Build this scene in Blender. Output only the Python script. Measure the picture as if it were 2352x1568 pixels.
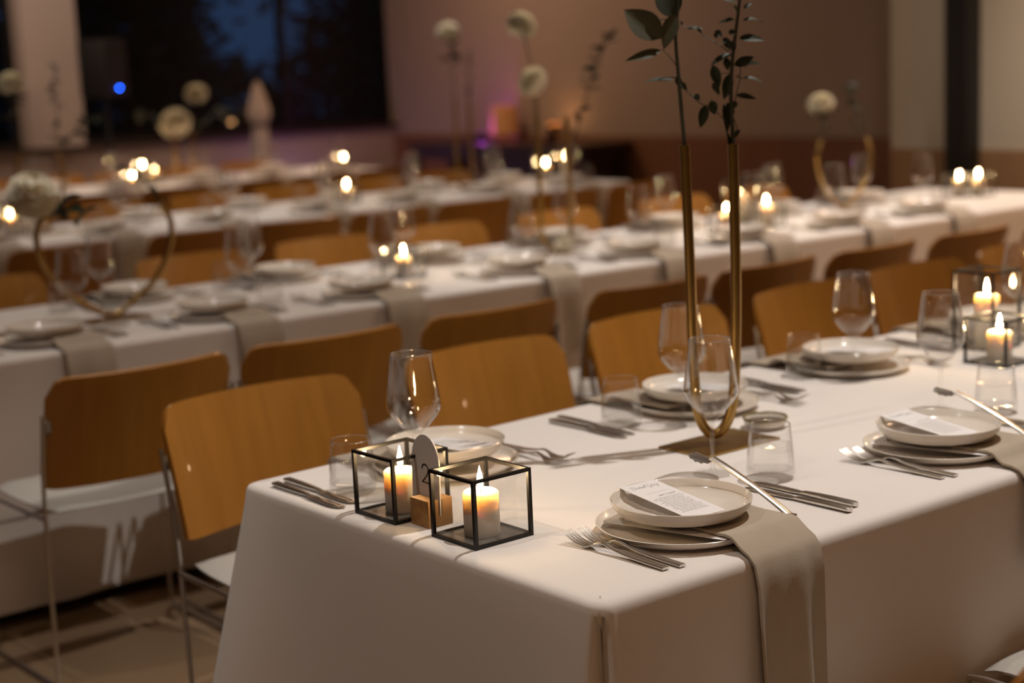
import bpy, bmesh, math, random
from mathutils import Vector, Matrix
random.seed(7)
R = math.radians
S = bpy.context.scene
COL = S.collection
for o in list(bpy.data.objects): bpy.data.objects.remove(o)

# ------------------------------------------------------------------ camera
CAM = Vector((0.0, 0.0, 1.46))
FPX = 3689.95
RX = Vector((0.776323, -0.628785, -0.044179))     # picture right
UP = Vector((0.140246, 0.103971, 0.984643))       # picture up
FW = Vector((0.614536, 0.770597, -0.168900))      # viewing direction
cam_data = bpy.data.cameras.new('camera'); cam = bpy.data.objects.new('camera', cam_data); COL.objects.link(cam)
m = Matrix.Identity(4)
for i in range(3):
    m[i][0] = RX[i]; m[i][1] = UP[i]; m[i][2] = -FW[i]; m[i][3] = CAM[i]
cam.matrix_world = m
cam_data.sensor_width = 36.0; cam_data.lens = FPX / 2352 * 36
cam_data.clip_start = 0.05; cam_data.clip_end = 200
cam_data.dof.use_dof = True; cam_data.dof.focus_distance = 2.42; cam_data.dof.aperture_fstop = 2.5
cam_data.dof.aperture_blades = 0
S.camera = cam

# ------------------------------------------------------------------ world, exposure
w = bpy.data.worlds.new('dusk'); S.world = w; w.use_nodes = True
w.node_tree.nodes['Background'].inputs[0].default_value = (0.030, 0.085, 0.21, 1)
w.node_tree.nodes['Background'].inputs[1].default_value = 0.34
S.view_settings.view_transform = 'Standard'; S.view_settings.look = 'None'
S.view_settings.gamma = 1.0; S.view_settings.use_curve_mapping = False
S.view_settings.exposure = 0.10
cy = S.cycles
cy.max_bounces = 10; cy.diffuse_bounces = 4; cy.glossy_bounces = 5; cy.transmission_bounces = 10
cy.transparent_max_bounces = 32; cy.sample_clamp_indirect = 3.0; cy.sample_clamp_direct = 0
cy.caustics_reflective = False; cy.caustics_refractive = False; cy.blur_glossy = 0.5

# ------------------------------------------------------------------ ceiling spots (above the frame), added washes and room fill
WARM = (1.0, 0.93, 0.87)
def spot(x, y, z, tx, ty, tz, watts, angle=75, blend=0.7, col=WARM, size=0.014):
    l = bpy.data.lights.new('ceiling_or_wash_spot', 'SPOT'); l.energy = watts; l.color = col
    l.spot_size = R(angle); l.spot_blend = blend; l.shadow_soft_size = size
    o = bpy.data.objects.new('ceiling_or_wash_spot', l); COL.objects.link(o)
    o.location = (x, y, z)
    o.rotation_euler = (Vector((tx, ty, tz)) - Vector((x, y, z))).to_track_quat('-Z', 'Y').to_euler()
    return o
ZL = 3.45
spot(2.85, 1.80, ZL, 2.3, 2.0, .74, 215, 80)
spot(0.25, 2.35, ZL, 1.5, 1.95, .60, 50, 46)
spot(5.2, 2.0, ZL, 5.0, 2.1, .74, 110, 80)
spot(2.3, 4.6, ZL, 2.4, 4.7, .74, 88, 74)
spot(4.6, 4.5, ZL, 4.6, 4.7, .74, 195, 78)
spot(7.0, 4.6, ZL, 6.6, 4.7, .74, 155, 78)
spot(2.6, 7.6, ZL, 2.8, 7.6, .74, 100, 78)
spot(5.2, 7.6, ZL, 5.2, 7.7, .74, 120, 78)
spot(3.6, 10.5, ZL, 3.8, 10.6, .74, 85, 78)
spot(6.2, 10.5, ZL, 6.0, 10.6, .74, 85, 78)
spot(1.0, 3.25, ZL, 1.0, 3.2, 0, 42, 44)
spot(5.9, 4.3, ZL, 7.79, 4.2, 1.3, 105, 95, 1.0, (1, .86, .70), .1)  # added wash to brighten the greige wall, not a known fitting
spot(4.6, 11.2, ZL, 5.4, 12.5, 1.5, 34, 80, 1.0, (1, .86, .76), .1)  # added wash to lift the pillar and the window wall
def room_fill(x, y, size, watts, col=(1.0, .60, .34)):  # unseen warm fill added to raise the room's ambient light, no real fixture
    l = bpy.data.lights.new('room_fill_light', 'AREA'); l.energy = watts; l.color = col; l.size = size; l.shape = 'DISK'; l.spread = R(180)
    o = bpy.data.objects.new('room_fill_light', l); COL.objects.link(o); o.location = (x, y, 3.3)
room_fill(7.2, 10.4, .9, 26); room_fill(6.5, 2.9, .9, 40); room_fill(0.3, 0.0, .9, 16); room_fill(3.2, 11.4, .9, 24)

# ------------------------------------------------------------------ pixel helpers (2352 x 1568 frame)
def ray(px, py):
    return RX * ((px - 1176) / FPX) - UP * ((py - 784) / FPX) + FW
def at_z(px, py, z):
    d = ray(px, py); return CAM + d * ((z - CAM.z) / d.z)
def at_y(px, py, y):
    d = ray(px, py); return CAM + d * (y / d.y)
FWH = Vector((FW.x, FW.y, 0)).normalized()
def at_d(px, py, dist):      # on the upright plane facing the viewer at that horizontal distance
    d = ray(px, py); return CAM + d * (dist / d.dot(FWH))
def depth(p): return (Vector(p) - CAM).dot(FW)

# ------------------------------------------------------------------ materials
MATS = {}
def nt(name):
    mt = bpy.data.materials.new(name); mt.use_nodes = True; MATS[name] = mt
    t = mt.node_tree; return mt, t, t.nodes['Principled BSDF'], t.nodes['Material Output']
def pm(name, col, rough=.5, metal=0, noise=None, bump=None, coat=0, spec=None, sheen=0, coord='Object'):
    """noise=(scale xyz, amount, col2)   bump=(scale, strength)"""
    mt, t, b, out = nt(name)
    b.inputs['Base Color'].default_value = (*col, 1); b.inputs['Roughness'].default_value = rough
    b.inputs['Metallic'].default_value = metal; b.inputs['Coat Weight'].default_value = coat
    if spec is not None: b.inputs['Specular IOR Level'].default_value = spec
    if sheen: b.inputs['Sheen Weight'].default_value = sheen
    tc = t.nodes.new('ShaderNodeTexCoord')
    if noise:
        sc, amt, col2 = noise
        mp = t.nodes.new('ShaderNodeMapping'); mp.inputs['Scale'].default_value = sc
        nz = t.nodes.new('ShaderNodeTexNoise'); nz.inputs['Scale'].default_value = 1; nz.inputs['Detail'].default_value = 5
        mx = t.nodes.new('ShaderNodeMixRGB'); mx.inputs[1].default_value = (*col, 1); mx.inputs[2].default_value = (*col2, 1)
        rp = t.nodes.new('ShaderNodeMapRange'); rp.inputs[1].default_value = .35; rp.inputs[2].default_value = .68; rp.inputs[4].default_value = amt
        t.links.new(tc.outputs[coord], mp.inputs[0]); t.links.new(mp.outputs[0], nz.inputs['Vector'])
        t.links.new(nz.outputs['Fac'], rp.inputs[0]); t.links.new(rp.outputs[0], mx.inputs[0]); t.links.new(mx.outputs[0], b.inputs['Base Color'])
    if bump:
        n2 = t.nodes.new('ShaderNodeTexNoise'); n2.inputs['Scale'].default_value = bump[0]; n2.inputs['Detail'].default_value = 4
        bp = t.nodes.new('ShaderNodeBump'); bp.inputs['Strength'].default_value = bump[1]; bp.inputs['Distance'].default_value = .01
        t.links.new(tc.outputs[coord], n2.inputs['Vector']); t.links.new(n2.outputs['Fac'], bp.inputs['Height']); t.links.new(bp.outputs[0], b.inputs['Normal'])
    return mt
def emis(name, col, strength):
    mt, t, b, out = nt(name); t.nodes.remove(b)
    e = t.nodes.new('ShaderNodeEmission'); e.inputs[0].default_value = (*col, 1); e.inputs[1].default_value = strength
    t.links.new(e.outputs[0], out.inputs[0]); return mt
def thin_glass(name, tint=(.97, .97, .96), f0=.04, rough=.02, power=5.0):
    mt, t, b, out = nt(name); t.nodes.remove(b)
    tr = t.nodes.new('ShaderNodeBsdfTransparent'); tr.inputs[0].default_value = (*tint, 1)
    gl = t.nodes.new('ShaderNodeBsdfGlossy'); gl.inputs['Roughness'].default_value = rough
    lw = t.nodes.new('ShaderNodeLayerWeight'); lw.inputs[0].default_value = .5
    pw = t.nodes.new('ShaderNodeMath'); pw.operation = 'POWER'; pw.inputs[1].default_value = power
    mr = t.nodes.new('ShaderNodeMapRange'); mr.inputs[3].default_value = f0; mr.inputs[4].default_value = .85
    mx = t.nodes.new('ShaderNodeMixShader')
    t.links.new(lw.outputs['Facing'], pw.inputs[0]); t.links.new(pw.outputs[0], mr.inputs[0]); t.links.new(mr.outputs[0], mx.inputs[0])
    t.links.new(tr.outputs[0], mx.inputs[1]); t.links.new(gl.outputs[0], mx.inputs[2])
    t.links.new(mx.outputs[0], out.inputs[0]); return mt
def solid_glass(name, ior=1.45, mixt=.45, tint=(.97, .97, .96)):
    mt, t, b, out = nt(name); t.nodes.remove(b)
    tr = t.nodes.new('ShaderNodeBsdfTransparent'); tr.inputs[0].default_value = (*tint, 1)
    gl = t.nodes.new('ShaderNodeBsdfGlass'); gl.inputs['IOR'].default_value = ior; gl.inputs['Roughness'].default_value = 0
    mx = t.nodes.new('ShaderNodeMixShader'); mx.inputs[0].default_value = 1 - mixt
    t.links.new(tr.outputs[0], mx.inputs[1]); t.links.new(gl.outputs[0], mx.inputs[2]); t.links.new(mx.outputs[0], out.inputs[0])
    return mt

pm('linen', (.78, .735, .69), .9, noise=((3, 3, 3), .25, (.74, .69, .64)), bump=(40, .045), sheen=.2)
pm('napkin_linen', (.44, .37, .285), .95, noise=((25, 25, 25), .4, (.38, .315, .24)), bump=(600, .12), sheen=.2)
pm('oak_ply', (.37, .155, .020), .36, noise=((45, 9, 3), .5, (.27, .105, .012)), coat=.15)
pm('ply_edge', (.30, .13, .03), .5)
pm('seat_fabric', (.50, .475, .43), .95, noise=((250, 250, 250), .5, (.36, .34, .31)), bump=(900, .3))
pm('chrome', (.62, .60, .57), .28, 1)
pm('steel', (.70, .67, .62), .25, 1)
pm('glaze', (.75, .685, .60), .16, noise=((14, 14, 14), .3, (.70, .63, .54)), coat=.3)
pm('brass', (.40, .255, .085), .35, 1, noise=((30, 30, 30), .4, (.31, .195, .062)))
pm('black_metal', (.012, .011, .010), .42, .3)
pm('smoked_base', (.10, .092, .075), .22, .0)
thin_glass('pane_glass', (.985, .985, .98), .055)
thin_glass('bowl_glass', (.998, .998, .997), .022, .02, 4.0)
thin_glass('wine_wall', (.992, .992, .99), .045, .015, 2.5)
thin_glass('rim_glass', (.97, .97, .96), .30, .04, 1.5)
solid_glass('stem_glass', 1.45, .87, (.995, .995, .99))
solid_glass('water', 1.33, .84, (.995, .995, .99))
thin_glass('window_glass', (.9, .92, .93), .025)
mt = pm('wax', (.93, .86, .72), .45)
b = mt.node_tree.nodes['Principled BSDF']; b.subsurface_method = 'BURLEY'; b.inputs['Subsurface Weight'].default_value = 1.0
b.inputs['Subsurface Radius'].default_value = (1.0, .66, .36); b.inputs['Subsurface Scale'].default_value = .040
pm('wick', (.02, .015, .01), .9)
mt, t, b, out = nt('flame'); t.nodes.remove(b)
e = t.nodes.new('ShaderNodeEmission'); e.inputs[0].default_value = (1, .68, .33, 1); e.inputs[1].default_value = 75
tr = t.nodes.new('ShaderNodeBsdfTransparent'); ad = t.nodes.new('ShaderNodeAddShader')
t.links.new(e.outputs[0], ad.inputs[0]); t.links.new(tr.outputs[0], ad.inputs[1]); t.links.new(ad.outputs[0], out.inputs[0])
pm('card', (.80, .78, .77), .8)
pm('tan_card', (.50, .42, .34), .8)
pm('white_card', (.70, .66, .62), .85)
pm('ink', (.04, .035, .03), .8)
pm('faint_ink', (.30, .28, .27), .8)
pm('bronze_ink', (.17, .10, .03), .6)
pm('block_oak', (.42, .225, .075), .6, noise=((8, 60, 60), .9, (.27, .125, .035)))
pm('leaf', (.014, .020, .008), .55, noise=((20, 20, 20), .5, (.024, .028, .010)), spec=.25)
pm('leaf_olive', (.045, .042, .014), .5, noise=((20, 20, 20), .5, (.028, .030, .010)), spec=.3)
pm('stem_green', (.028, .030, .014), .6)
pm('petal', (.80, .74, .58), .8, sheen=.2)
pm('petal_heart', (.10, .11, .03), .8)
pm('olive_glaze', (.20, .15, .05), .25)
pm('oil', (.06, .035, .012), .08)
pm('floor_stone', (.26, .172, .098), .42, noise=((2.5, 2.5, 2.5), .8, (.19, .12, .065)), bump=(18, .05), coord='Generated')
pm('plaster', (.40, .325, .275), .9, bump=(6, .06))
pm('plaster_right', (.44, .385, .31), .9, bump=(6, .06))
pm('wainscot_wood', (.25, .118, .062), .55, noise=((3, 40, 2), .7, (.18, .08, .042)))
pm('wainscot_light', (.27, .155, .075), .55, noise=((3, 40, 2), .7, (.20, .11, .05)))
pm('ceiling_paint', (.58, .52, .47), .95)
pm('pillar_paint', (.52, .45, .41), .9, bump=(6, .06))
pm('dark_wood', (.045, .022, .014), .4, noise=((3, 30, 30), .6, (.025, .012, .008)))
pm('speaker_black', (.006, .006, .007), .6)
pm('parasol_canvas', (.50, .42, .38), .9, bump=(40, .2))
pm('bark', (.03, .022, .017), .9, bump=(20, .6))
pm('night_leaf', (.014, .02, .014), .8)
pm('ground_dark', (.02, .02, .016), .95)
pm('amber_paper', (.75, .42, .2), .8)
emis('blue_led', (.012, .12, 1.0), 55)
emis('violet_lens', (.75, .06, .9), 9)

# ------------------------------------------------------------------ mesh helpers
class MB:
    def __init__(s): s.v = []; s.f = []
    def add(s, vs, fs):
        o = len(s.v); s.v += [tuple(p) for p in vs]; s.f += [tuple(i + o for i in f) for f in fs]
    def box(s, x0, x1, y0, y1, z0, z1):
        s.add([(x0, y0, z0), (x1, y0, z0), (x1, y1, z0), (x0, y1, z0), (x0, y0, z1), (x1, y0, z1), (x1, y1, z1), (x0, y1, z1)],
              [(0, 3, 2, 1), (4, 5, 6, 7), (0, 1, 5, 4), (1, 2, 6, 5), (2, 3, 7, 6), (3, 0, 4, 7)])
    def lathe(s, prof, n=32, closed=False, c=(0, 0, 0)):
        vs = []; fs = []; k = len(prof)
        for r, z in prof:
            for i in range(n):
                a = 2 * math.pi * i / n; vs.append((c[0] + r * math.cos(a), c[1] + r * math.sin(a), c[2] + z))
        for j in range(k if closed else k - 1):
            j2 = (j + 1) % k
            for i in range(n):
                i2 = (i + 1) % n; fs.append((j * n + i, j * n + i2, j2 * n + i2, j2 * n + i))
        s.add(vs, fs)
    def tube(s, path, r, n=8, cap=True, scale=None):
        P = [Vector(p) for p in path]; vs = []; fs = []; last = None
        for i, p in enumerate(P):
            a = P[max(i - 1, 0)]; b = P[min(i + 1, len(P) - 1)]; t = (b - a).normalized()
            if last is None:
                u = t.orthogonal().normalized()
            else:
                u = (last - t * last.dot(t)).normalized()
            last = u; v = t.cross(u); rr = r[i] if isinstance(r, (list, tuple)) else r
            for k in range(n):
                a2 = 2 * math.pi * k / n; vs.append(p + (u * math.cos(a2) + v * math.sin(a2)) * rr)
        for i in range(len(P) - 1):
            for k in range(n):
                k2 = (k + 1) % n; fs.append((i * n + k, i * n + k2, (i + 1) * n + k2, (i + 1) * n + k))
        if cap:
            fs.append(tuple(range(n - 1, -1, -1))); fs.append(tuple((len(P) - 1) * n + k for k in range(n)))
        s.add(vs, fs)
    def strip(s, path, width, thick, side):
        """a flat bar swept along path; width list, side vector, thickness list"""
        P = [Vector(p) for p in path]; vs = []; fs = []; n = len(P); side = Vector(side).normalized()
        for i, p in enumerate(P):
            t = (P[min(i + 1, n - 1)] - P[max(i - 1, 0)]).normalized(); up = side.cross(t).normalized()
            wd = (width[i] if isinstance(width, (list, tuple)) else width) / 2; th = (thick[i] if isinstance(thick, (list, tuple)) else thick) / 2
            e = min(wd, th) * .45
            vs += [p - side * wd + up * (th - e), p - side * (wd - e) + up * th, p + side * (wd - e) + up * th, p + side * wd + up * (th - e),
                   p + side * wd - up * (th - e), p + side * (wd - e) - up * th, p - side * (wd - e) - up * th, p - side * wd - up * (th - e)]
        for i in range(n - 1):
            for k in range(8):
                k2 = (k + 1) % 8; fs.append((i * 8 + k, i * 8 + k2, (i + 1) * 8 + k2, (i + 1) * 8 + k))
        fs.append(tuple(range(7, -1, -1))); fs.append(tuple((n - 1) * 8 + k for k in range(8)))
        s.add(vs, fs)
    def sheet(s, g, th):
        nu, nv = len(g), len(g[0]); G = [[Vector(p) for p in row] for row in g]; top = []; bot = []
        for i in range(nu):
            for j in range(nv):
                a = G[min(i + 1, nu - 1)][j] - G[max(i - 1, 0)][j]; b_ = G[i][min(j + 1, nv - 1)] - G[i][max(j - 1, 0)]
                n = a.cross(b_).normalized(); top.append(G[i][j] + n * th / 2); bot.append(G[i][j] - n * th / 2)
        N = nu * nv; fs = []
        for i in range(nu - 1):
            for j in range(nv - 1):
                q = (i * nv + j, (i + 1) * nv + j, (i + 1) * nv + j + 1, i * nv + j + 1)
                fs.append(q); fs.append(tuple(N + k for k in reversed(q)))
        rim = [i * nv for i in range(nu)] + [(nu - 1) * nv + j for j in range(1, nv)] + [i * nv + nv - 1 for i in range(nu - 2, -1, -1)] + [j for j in range(nv - 2, 0, -1)]
        for k in range(len(rim)):
            a, b_ = rim[k], rim[(k + 1) % len(rim)]; fs.append((b_, a, N + a, N + b_))
        s.add(top + bot, fs)
    def mesh(s, name, mat, smooth=True, angle=40, bevel=0):
        me = bpy.data.meshes.new(name); me.from_pydata(s.v, [], s.f); me.validate()
        if bevel:
            bm = bmesh.new(); bm.from_mesh(me)
            bmesh.ops.bevel(bm, geom=bm.edges[:], offset=bevel, segments=2, profile=.6, affect='EDGES'); bm.to_mesh(me); bm.free()
        me.materials.append(MATS[mat])
        if smooth:
            me.shade_smooth()
            try: me.set_sharp_from_angle(angle=R(angle))
            except Exception: pass
        me.update(); return me
def put(name, me, parent=None, loc=None, rot=None, scale=None, label=None, cat=None, group=None, kind=None):
    o = bpy.data.objects.new(name, me); COL.objects.link(o)
    if parent is not None: o.parent = parent
    if loc is not None: o.location = loc
    if rot is not None: o.rotation_euler = rot if isinstance(rot, (tuple, list)) else (0, 0, rot)
    if scale is not None: o.scale = scale
    if label: o['label'] = label
    if cat: o['category'] = cat
    if group: o['group'] = group
    if kind: o['kind'] = kind
    return o
def empty(name, loc, rot=0, **k): return put(name, None, None, loc, rot, **k)
def box_mesh(name, mat, dims, bevel=0, base=True):
    b = MB(); x, y, z = dims; b.box(-x / 2, x / 2, -y / 2, y / 2, 0 if base else -z / 2, z if base else z / 2)
    return b.mesh(name, mat, smooth=bool(bevel), bevel=bevel)
def catmull(pts, n=6):
    P = [Vector(p) for p in pts]; out = []
    for i in range(len(P) - 1):
        p0 = P[max(i - 1, 0)]; p1 = P[i]; p2 = P[i + 1]; p3 = P[min(i + 2, len(P) - 1)]
        for k in range(n):
            t = k / n
            out.append(.5 * ((2 * p1) + (p2 - p0) * t + (2 * p0 - 5 * p1 + 4 * p2 - p3) * t * t + (3 * p1 - p0 - 3 * p2 + p3) * t ** 3))
    out.append(P[-1]); return out
ORD = ['first', 'second', 'third', 'fourth', 'fifth', 'sixth', 'seventh', 'eighth', 'ninth', 'tenth', 'eleventh', 'twelfth']

# ------------------------------------------------------------------ the room
YW, XB, XR = 12.5, 8.70, 7.79          # window wall, back wall, nearer stretch of back wall
X0, Y0, CEIL = -3.0, -3.0, 3.6
SILL, WAIN = .98, .877
def struct(name, mb, mat, label=None, parent=None, **k):
    return put(name, mb.mesh(name, mat, smooth=False), parent, label=label, kind='structure', **k)
b = MB(); b.box(X0, XB + .2, Y0, YW + .2, -.2, 0); struct('floor', b, 'floor_stone', 'worn brown stone floor under the tables')
b = MB(); b.box(X0, XB + .2, Y0, YW + .2, CEIL, CEIL + .15); struct('ceiling', b, 'ceiling_paint', 'plain ceiling above the dining hall')
b = MB(); b.box(X0 - .2, X0, Y0 - .2, YW + .2, 0, CEIL); struct('wall_left', b, 'plaster', 'plain plaster wall beyond the table ends')
b = MB(); b.box(X0, XB + .2, Y0 - .2, Y0, 0, CEIL); struct('wall_front', b, 'plaster', 'plain plaster wall behind the viewpoint')
b = MB(); b.box(XB, XB + .2, 6.07, YW + .2, 0, CEIL); wall_back = struct('wall_back', b, 'plaster', 'mauve brown plaster wall behind the console table')
b = MB(); b.box(XB - .03, XB, 6.08, YW, 0, WAIN); struct('trim_1', b, 'wainscot_wood', 'dark red brown wainscot along the back wall')
b = MB(); b.box(XR, XB + .2, Y0, 6.07, 0, CEIL); struct('wall_right', b, 'plaster_right', 'pale greige wall stretch beside the black post')
b = MB(); b.box(XR - .03, XR, Y0, 6.05, 0, WAIN); struct('trim_2', b, 'wainscot_light', 'lighter brown wainscot on the greige wall')
b = MB(); b.box(XR - .16, XR - .032, 5.425, 5.577, 0, CEIL)
put('steel_post', b.mesh('steel_post', 'black_metal', smooth=True, bevel=.008), label='black steel post standing against the greige wall', cat='post')
# window wall: low wall, pillar, two windows
b = MB(); b.box(X0, XB, YW, YW + .25, 0, SILL - .03); struct('wall_window', b, 'plaster', 'low plaster wall under the dark windows')
b = MB(); b.box(X0, XB, YW - .05, YW + .25, SILL - .03, SILL); struct('trim_3', b, 'dark_wood', 'dark timber sill along the window wall')
b = MB(); b.box(X0, XB, YW, YW + .25, 3.2, CEIL); struct('wall_header', b, 'plaster', 'plaster band above the windows')
b = MB(); b.box(5.10, 5.56, YW - .10, YW + .25, SILL, 3.2); struct('pillar', b, 'pillar_paint', 'pale square pillar between the two dark windows')
for k, (xa, xb, nm) in enumerate([(5.56, 8.70, 'wide dark window between the pillar and the room corner'), (X0, 5.10, 'dark window to the left of the pale pillar')]):
    wo = empty('window_%d' % (k + 1), (xa, YW + .12, SILL), kind='structure', label=nm)
    b = MB(); L = xb - xa
    b.box(0, L, -.03, .03, 0, .05); b.box(0, L, -.03, .03, 2.17, 2.22); b.box(0, .04, -.03, .03, .05, 2.17); b.box(L - .04, L, -.03, .03, .05, 2.17)
    n = 2 if k == 0 else 4
    for i in range(1, n): b.box(L * i / n + (.45 if k == 0 else 0) - .03, L * i / n + (.45 if k == 0 else 0) + .03, -.03, .03, .05, 2.17)
    put('window_frame', b.mesh('window_frame', 'black_metal', smooth=False), wo)
    xs = [0] + [L * i / n + (.45 if k == 0 else 0) for i in range(1, n)] + [L]
    for i in range(n):
        p = MB(); p.box(xs[i] + .03, xs[i + 1] - .03, -.004, .004, .05, 2.17); put('pane', p.mesh('pane', 'window_glass', smooth=False), wo)
# outdoors: ground, trees
b = MB(); b.box(-20, 40, YW + .26, 60, -.4, -.25); put('ground_outside', b.mesh('ground_outside', 'ground_dark', smooth=False), kind='structure', label='dark ground outside the windows')
def tree(x, y, h, rad, leaves, r0=.16, label=''):
    t = empty('tree', (x, y, -.25), label=label, cat='tree', group='trees outside the window')
    rng = random.Random(int(x * 100 + y)); b = MB(); path = [(0, 0, 0)]
    for i in range(1, 7): path.append((rng.uniform(-.12, .12) * i, rng.uniform(-.1, .1) * i, h * i / 6))
    b.tube(catmull(path, 3), [r0 * (1 - .75 * k / 18) for k in range(19)], 8)
    for q in range(5):
        z = h * rng.uniform(.3, .85); a = rng.uniform(0, 6.28); l = rng.uniform(.6, 1.4)
        b.tube([(0, 0, z), (l * .5 * math.cos(a), l * .5 * math.sin(a), z + .35 * l), (l * math.cos(a), l * math.sin(a), z + .55 * l)], [.05, .035, .015], 6)
    put('trunk', b.mesh('trunk', 'bark'), t)
    f = MB()
    cl = [(rng.gauss(0, rad * .5), rng.gauss(0, rad * .35), rng.uniform(.25, 1.05) * h, rng.uniform(.25, .5)) for _ in range(14)]
    for i in range(leaves):
        cx_, cy_, cz_, cr = rng.choice(cl)
        p = Vector((cx_ + rng.gauss(0, cr), cy_ + rng.gauss(0, cr), cz_ + rng.gauss(0, cr)))
        u = Vector((rng.gauss(0, 1), rng.gauss(0, 1), rng.gauss(0, .6))).normalized(); v = u.orthogonal().normalized()
        l = rng.uniform(.07, .15); wd = l * .45
        f.add([p - u * l, p + v * wd, p + u * l, p - v * wd], [(0, 1, 2, 3)])
    put('foliage', f.mesh('foliage', 'night_leaf', smooth=False), t, kind='stuff')
for i, (x, y, h, rad, nl, r0, lb) in enumerate([
    (7.5, 15.2, 4.4, .9, 3600, .12, 'dark slim tree outside, near the middle of the wide window'),
    (11.2, 16.5, 5.0, 1.0, 4200, .30, 'dark thick trunked tree outside the window end by the corner'),
    (8.7, 19.5, 5.5, 1.2, 5200, .20, 'tall dark leafy tree far outside the wide window'),
    (13.9, 20.5, 6.0, 1.3, 5200, .2, 'dark leafy tree farthest toward the corner outside'),
    (5.4, 20.5, 4.8, .9, 4200, .14, 'bushy dark tree outside just past the pillar'),
    (11.2, 25.0, 6.5, 1.5, 6000, .2, 'large dark tree farthest back outside the window'),
    (3.4, 15.4, 4.0, .8, 2400, .14, 'dark tree outside, seen left of the pillar')]):
    tree(x, y, h, rad, nl, r0, lb)
def hedge(x0, x1, y, h, n, seed, label):
    rng = random.Random(seed); f = MB()
    for i in range(n):
        x = rng.uniform(x0, x1); top = h * (.8 + .25 * math.sin(x * 1.7) + .12 * math.sin(x * 4.1))
        p = Vector((x, y + rng.uniform(-.5, .5), -.25 + rng.uniform(0, 1) * top))
        u = Vector((rng.gauss(0, 1), rng.gauss(0, 1), rng.gauss(0, .6))).normalized(); v = u.orthogonal().normalized(); l = rng.uniform(.1, .2)
        f.add([p - u * l, p + v * l * .5, p + u * l, p - v * l * .5], [(0, 1, 2, 3)])
    put('hedge', f.mesh('hedge', 'night_leaf', smooth=False), label=label, cat='hedge', kind='stuff')
hedge(2, 20, 30, 2.8, 9000, 3, 'dark hedge far outside behind the trees')

# ------------------------------------------------------------------ tables and cloths
def cloth_mesh(x0, x1, ya0, ya1, yb0, yb1, zb, seed, step, fl=(.02, .03, .02, .03), bulge=(.05, .08, .08, .15), amp=.012):
    """corners (x0,ya0) (x1,ya1) (x1,yb1) (x0,yb0); top at z=.74, hem at zb"""
    rng = random.Random(seed); zt = .74
    C = [Vector((x0, ya0)), Vector((x1, ya1)), Vector((x1, yb1)), Vector((x0, yb0))]; rc = .028
    pts = []   # (pos, normal, dist to corner, side flare, corner id)
    for i in range(4):
        A = C[i]; B = C[(i + 1) % 4]; D = (B - A).normalized(); N = Vector((D.y, -D.x)); L = (B - A).length
        P = C[i - 1]; Dp = (A - P).normalized(); Np = Vector((Dp.y, -Dp.x))
        cc = A + D * rc - Dp * rc
        cc = A - N * rc - Np * rc
        for k in range(17):
            a = k / 16; n = (Np * math.cos(a * math.pi / 2) + N * math.sin(a * math.pi / 2)).normalized()
            pts.append((cc + n * rc, n, abs(a - .5) * rc * 1.57, fl[i] * a + fl[i - 1] * (1 - a), bulge[i]))
        s = rc; seq = []
        fine = [.003, .006, .01, .015, .02, .03, .045, .06, .08, .1, .13, .16]
        ss = [rc + q for q in fine] ; x = rc + .16 + step
        while x < L - rc - .16: ss.append(x); x += step
        ss += [L - rc - q for q in reversed(fine)]
        for q in ss:
            d = min(q, L - q); pts.append((A + D * q, N, d - rc * .2, fl[i], bulge[i if q < L / 2 else (i + 1) % 4] * (1 if i in (1, 3) else .45)))
    n = len(pts)
    ph = [(rng.uniform(0, 6.3), rng.uniform(5, 16)) for _ in range(5)]
    rings = []
    for inset, z in ((.03, zt), (.016, zt - .0008), (.007, zt - .004), (.002, zt - .010), (0, zt - .018)):
        rings.append([(p - N * inset, z) for p, N, d, f, c in pts])
    lv = 16
    for l in range(1, lv + 1):
        t = l / lv; z = zt - .018 + (zb - zt + .018) * t; ring = []
        acc = 0
        for i, (p, N, d, f, c) in enumerate(pts):
            if i: acc += (p - pts[i - 1][0]).length
            wv = sum(math.sin(acc * w_ + p_ + t * .9) for p_, w_ in ph) / 5
            fold = .6 * math.sin(acc * 31 + ph[0][0] * 3) * max(0, wv)
            o = f * t ** .8 + amp * (wv + fold) * t ** 1.1 * 1.6 + c * t * math.exp(-(d / .13) ** 2) - .065 * min(1, t * 9) * math.exp(-(d / .0080) ** 2)
            ring.append((p + N * o, z))
        rings.append(ring)
    b = MB(); vs = [(p.x, p.y, z) for ring in rings for p, z in ring]; fs = [tuple(range(n))]
    for j in range(len(rings) - 1):
        for i in range(n):
            i2 = (i + 1) % n; fs.append((j * n + i2, j * n + i, (j + 1) * n + i, (j + 1) * n + i2))
    b.add(vs, fs); me = b.mesh('tablecloth', 'linen', angle=70); return me
TAB = [  # x0,x1, near y at x0, x1, far y at x0, x1
    (1.366, 6.6, 1.552, 1.50, 2.523, 2.70), (1.37, 6.95, 4.19, 4.20, 5.17, 5.20),
    (1.40, 6.72, 7.18, 7.18, 8.16, 8.16), (1.40, 6.91, 10.10, 10.10, 11.08, 11.08)]
TN = ['front table', 'second table', 'third table', 'rearmost table']
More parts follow.
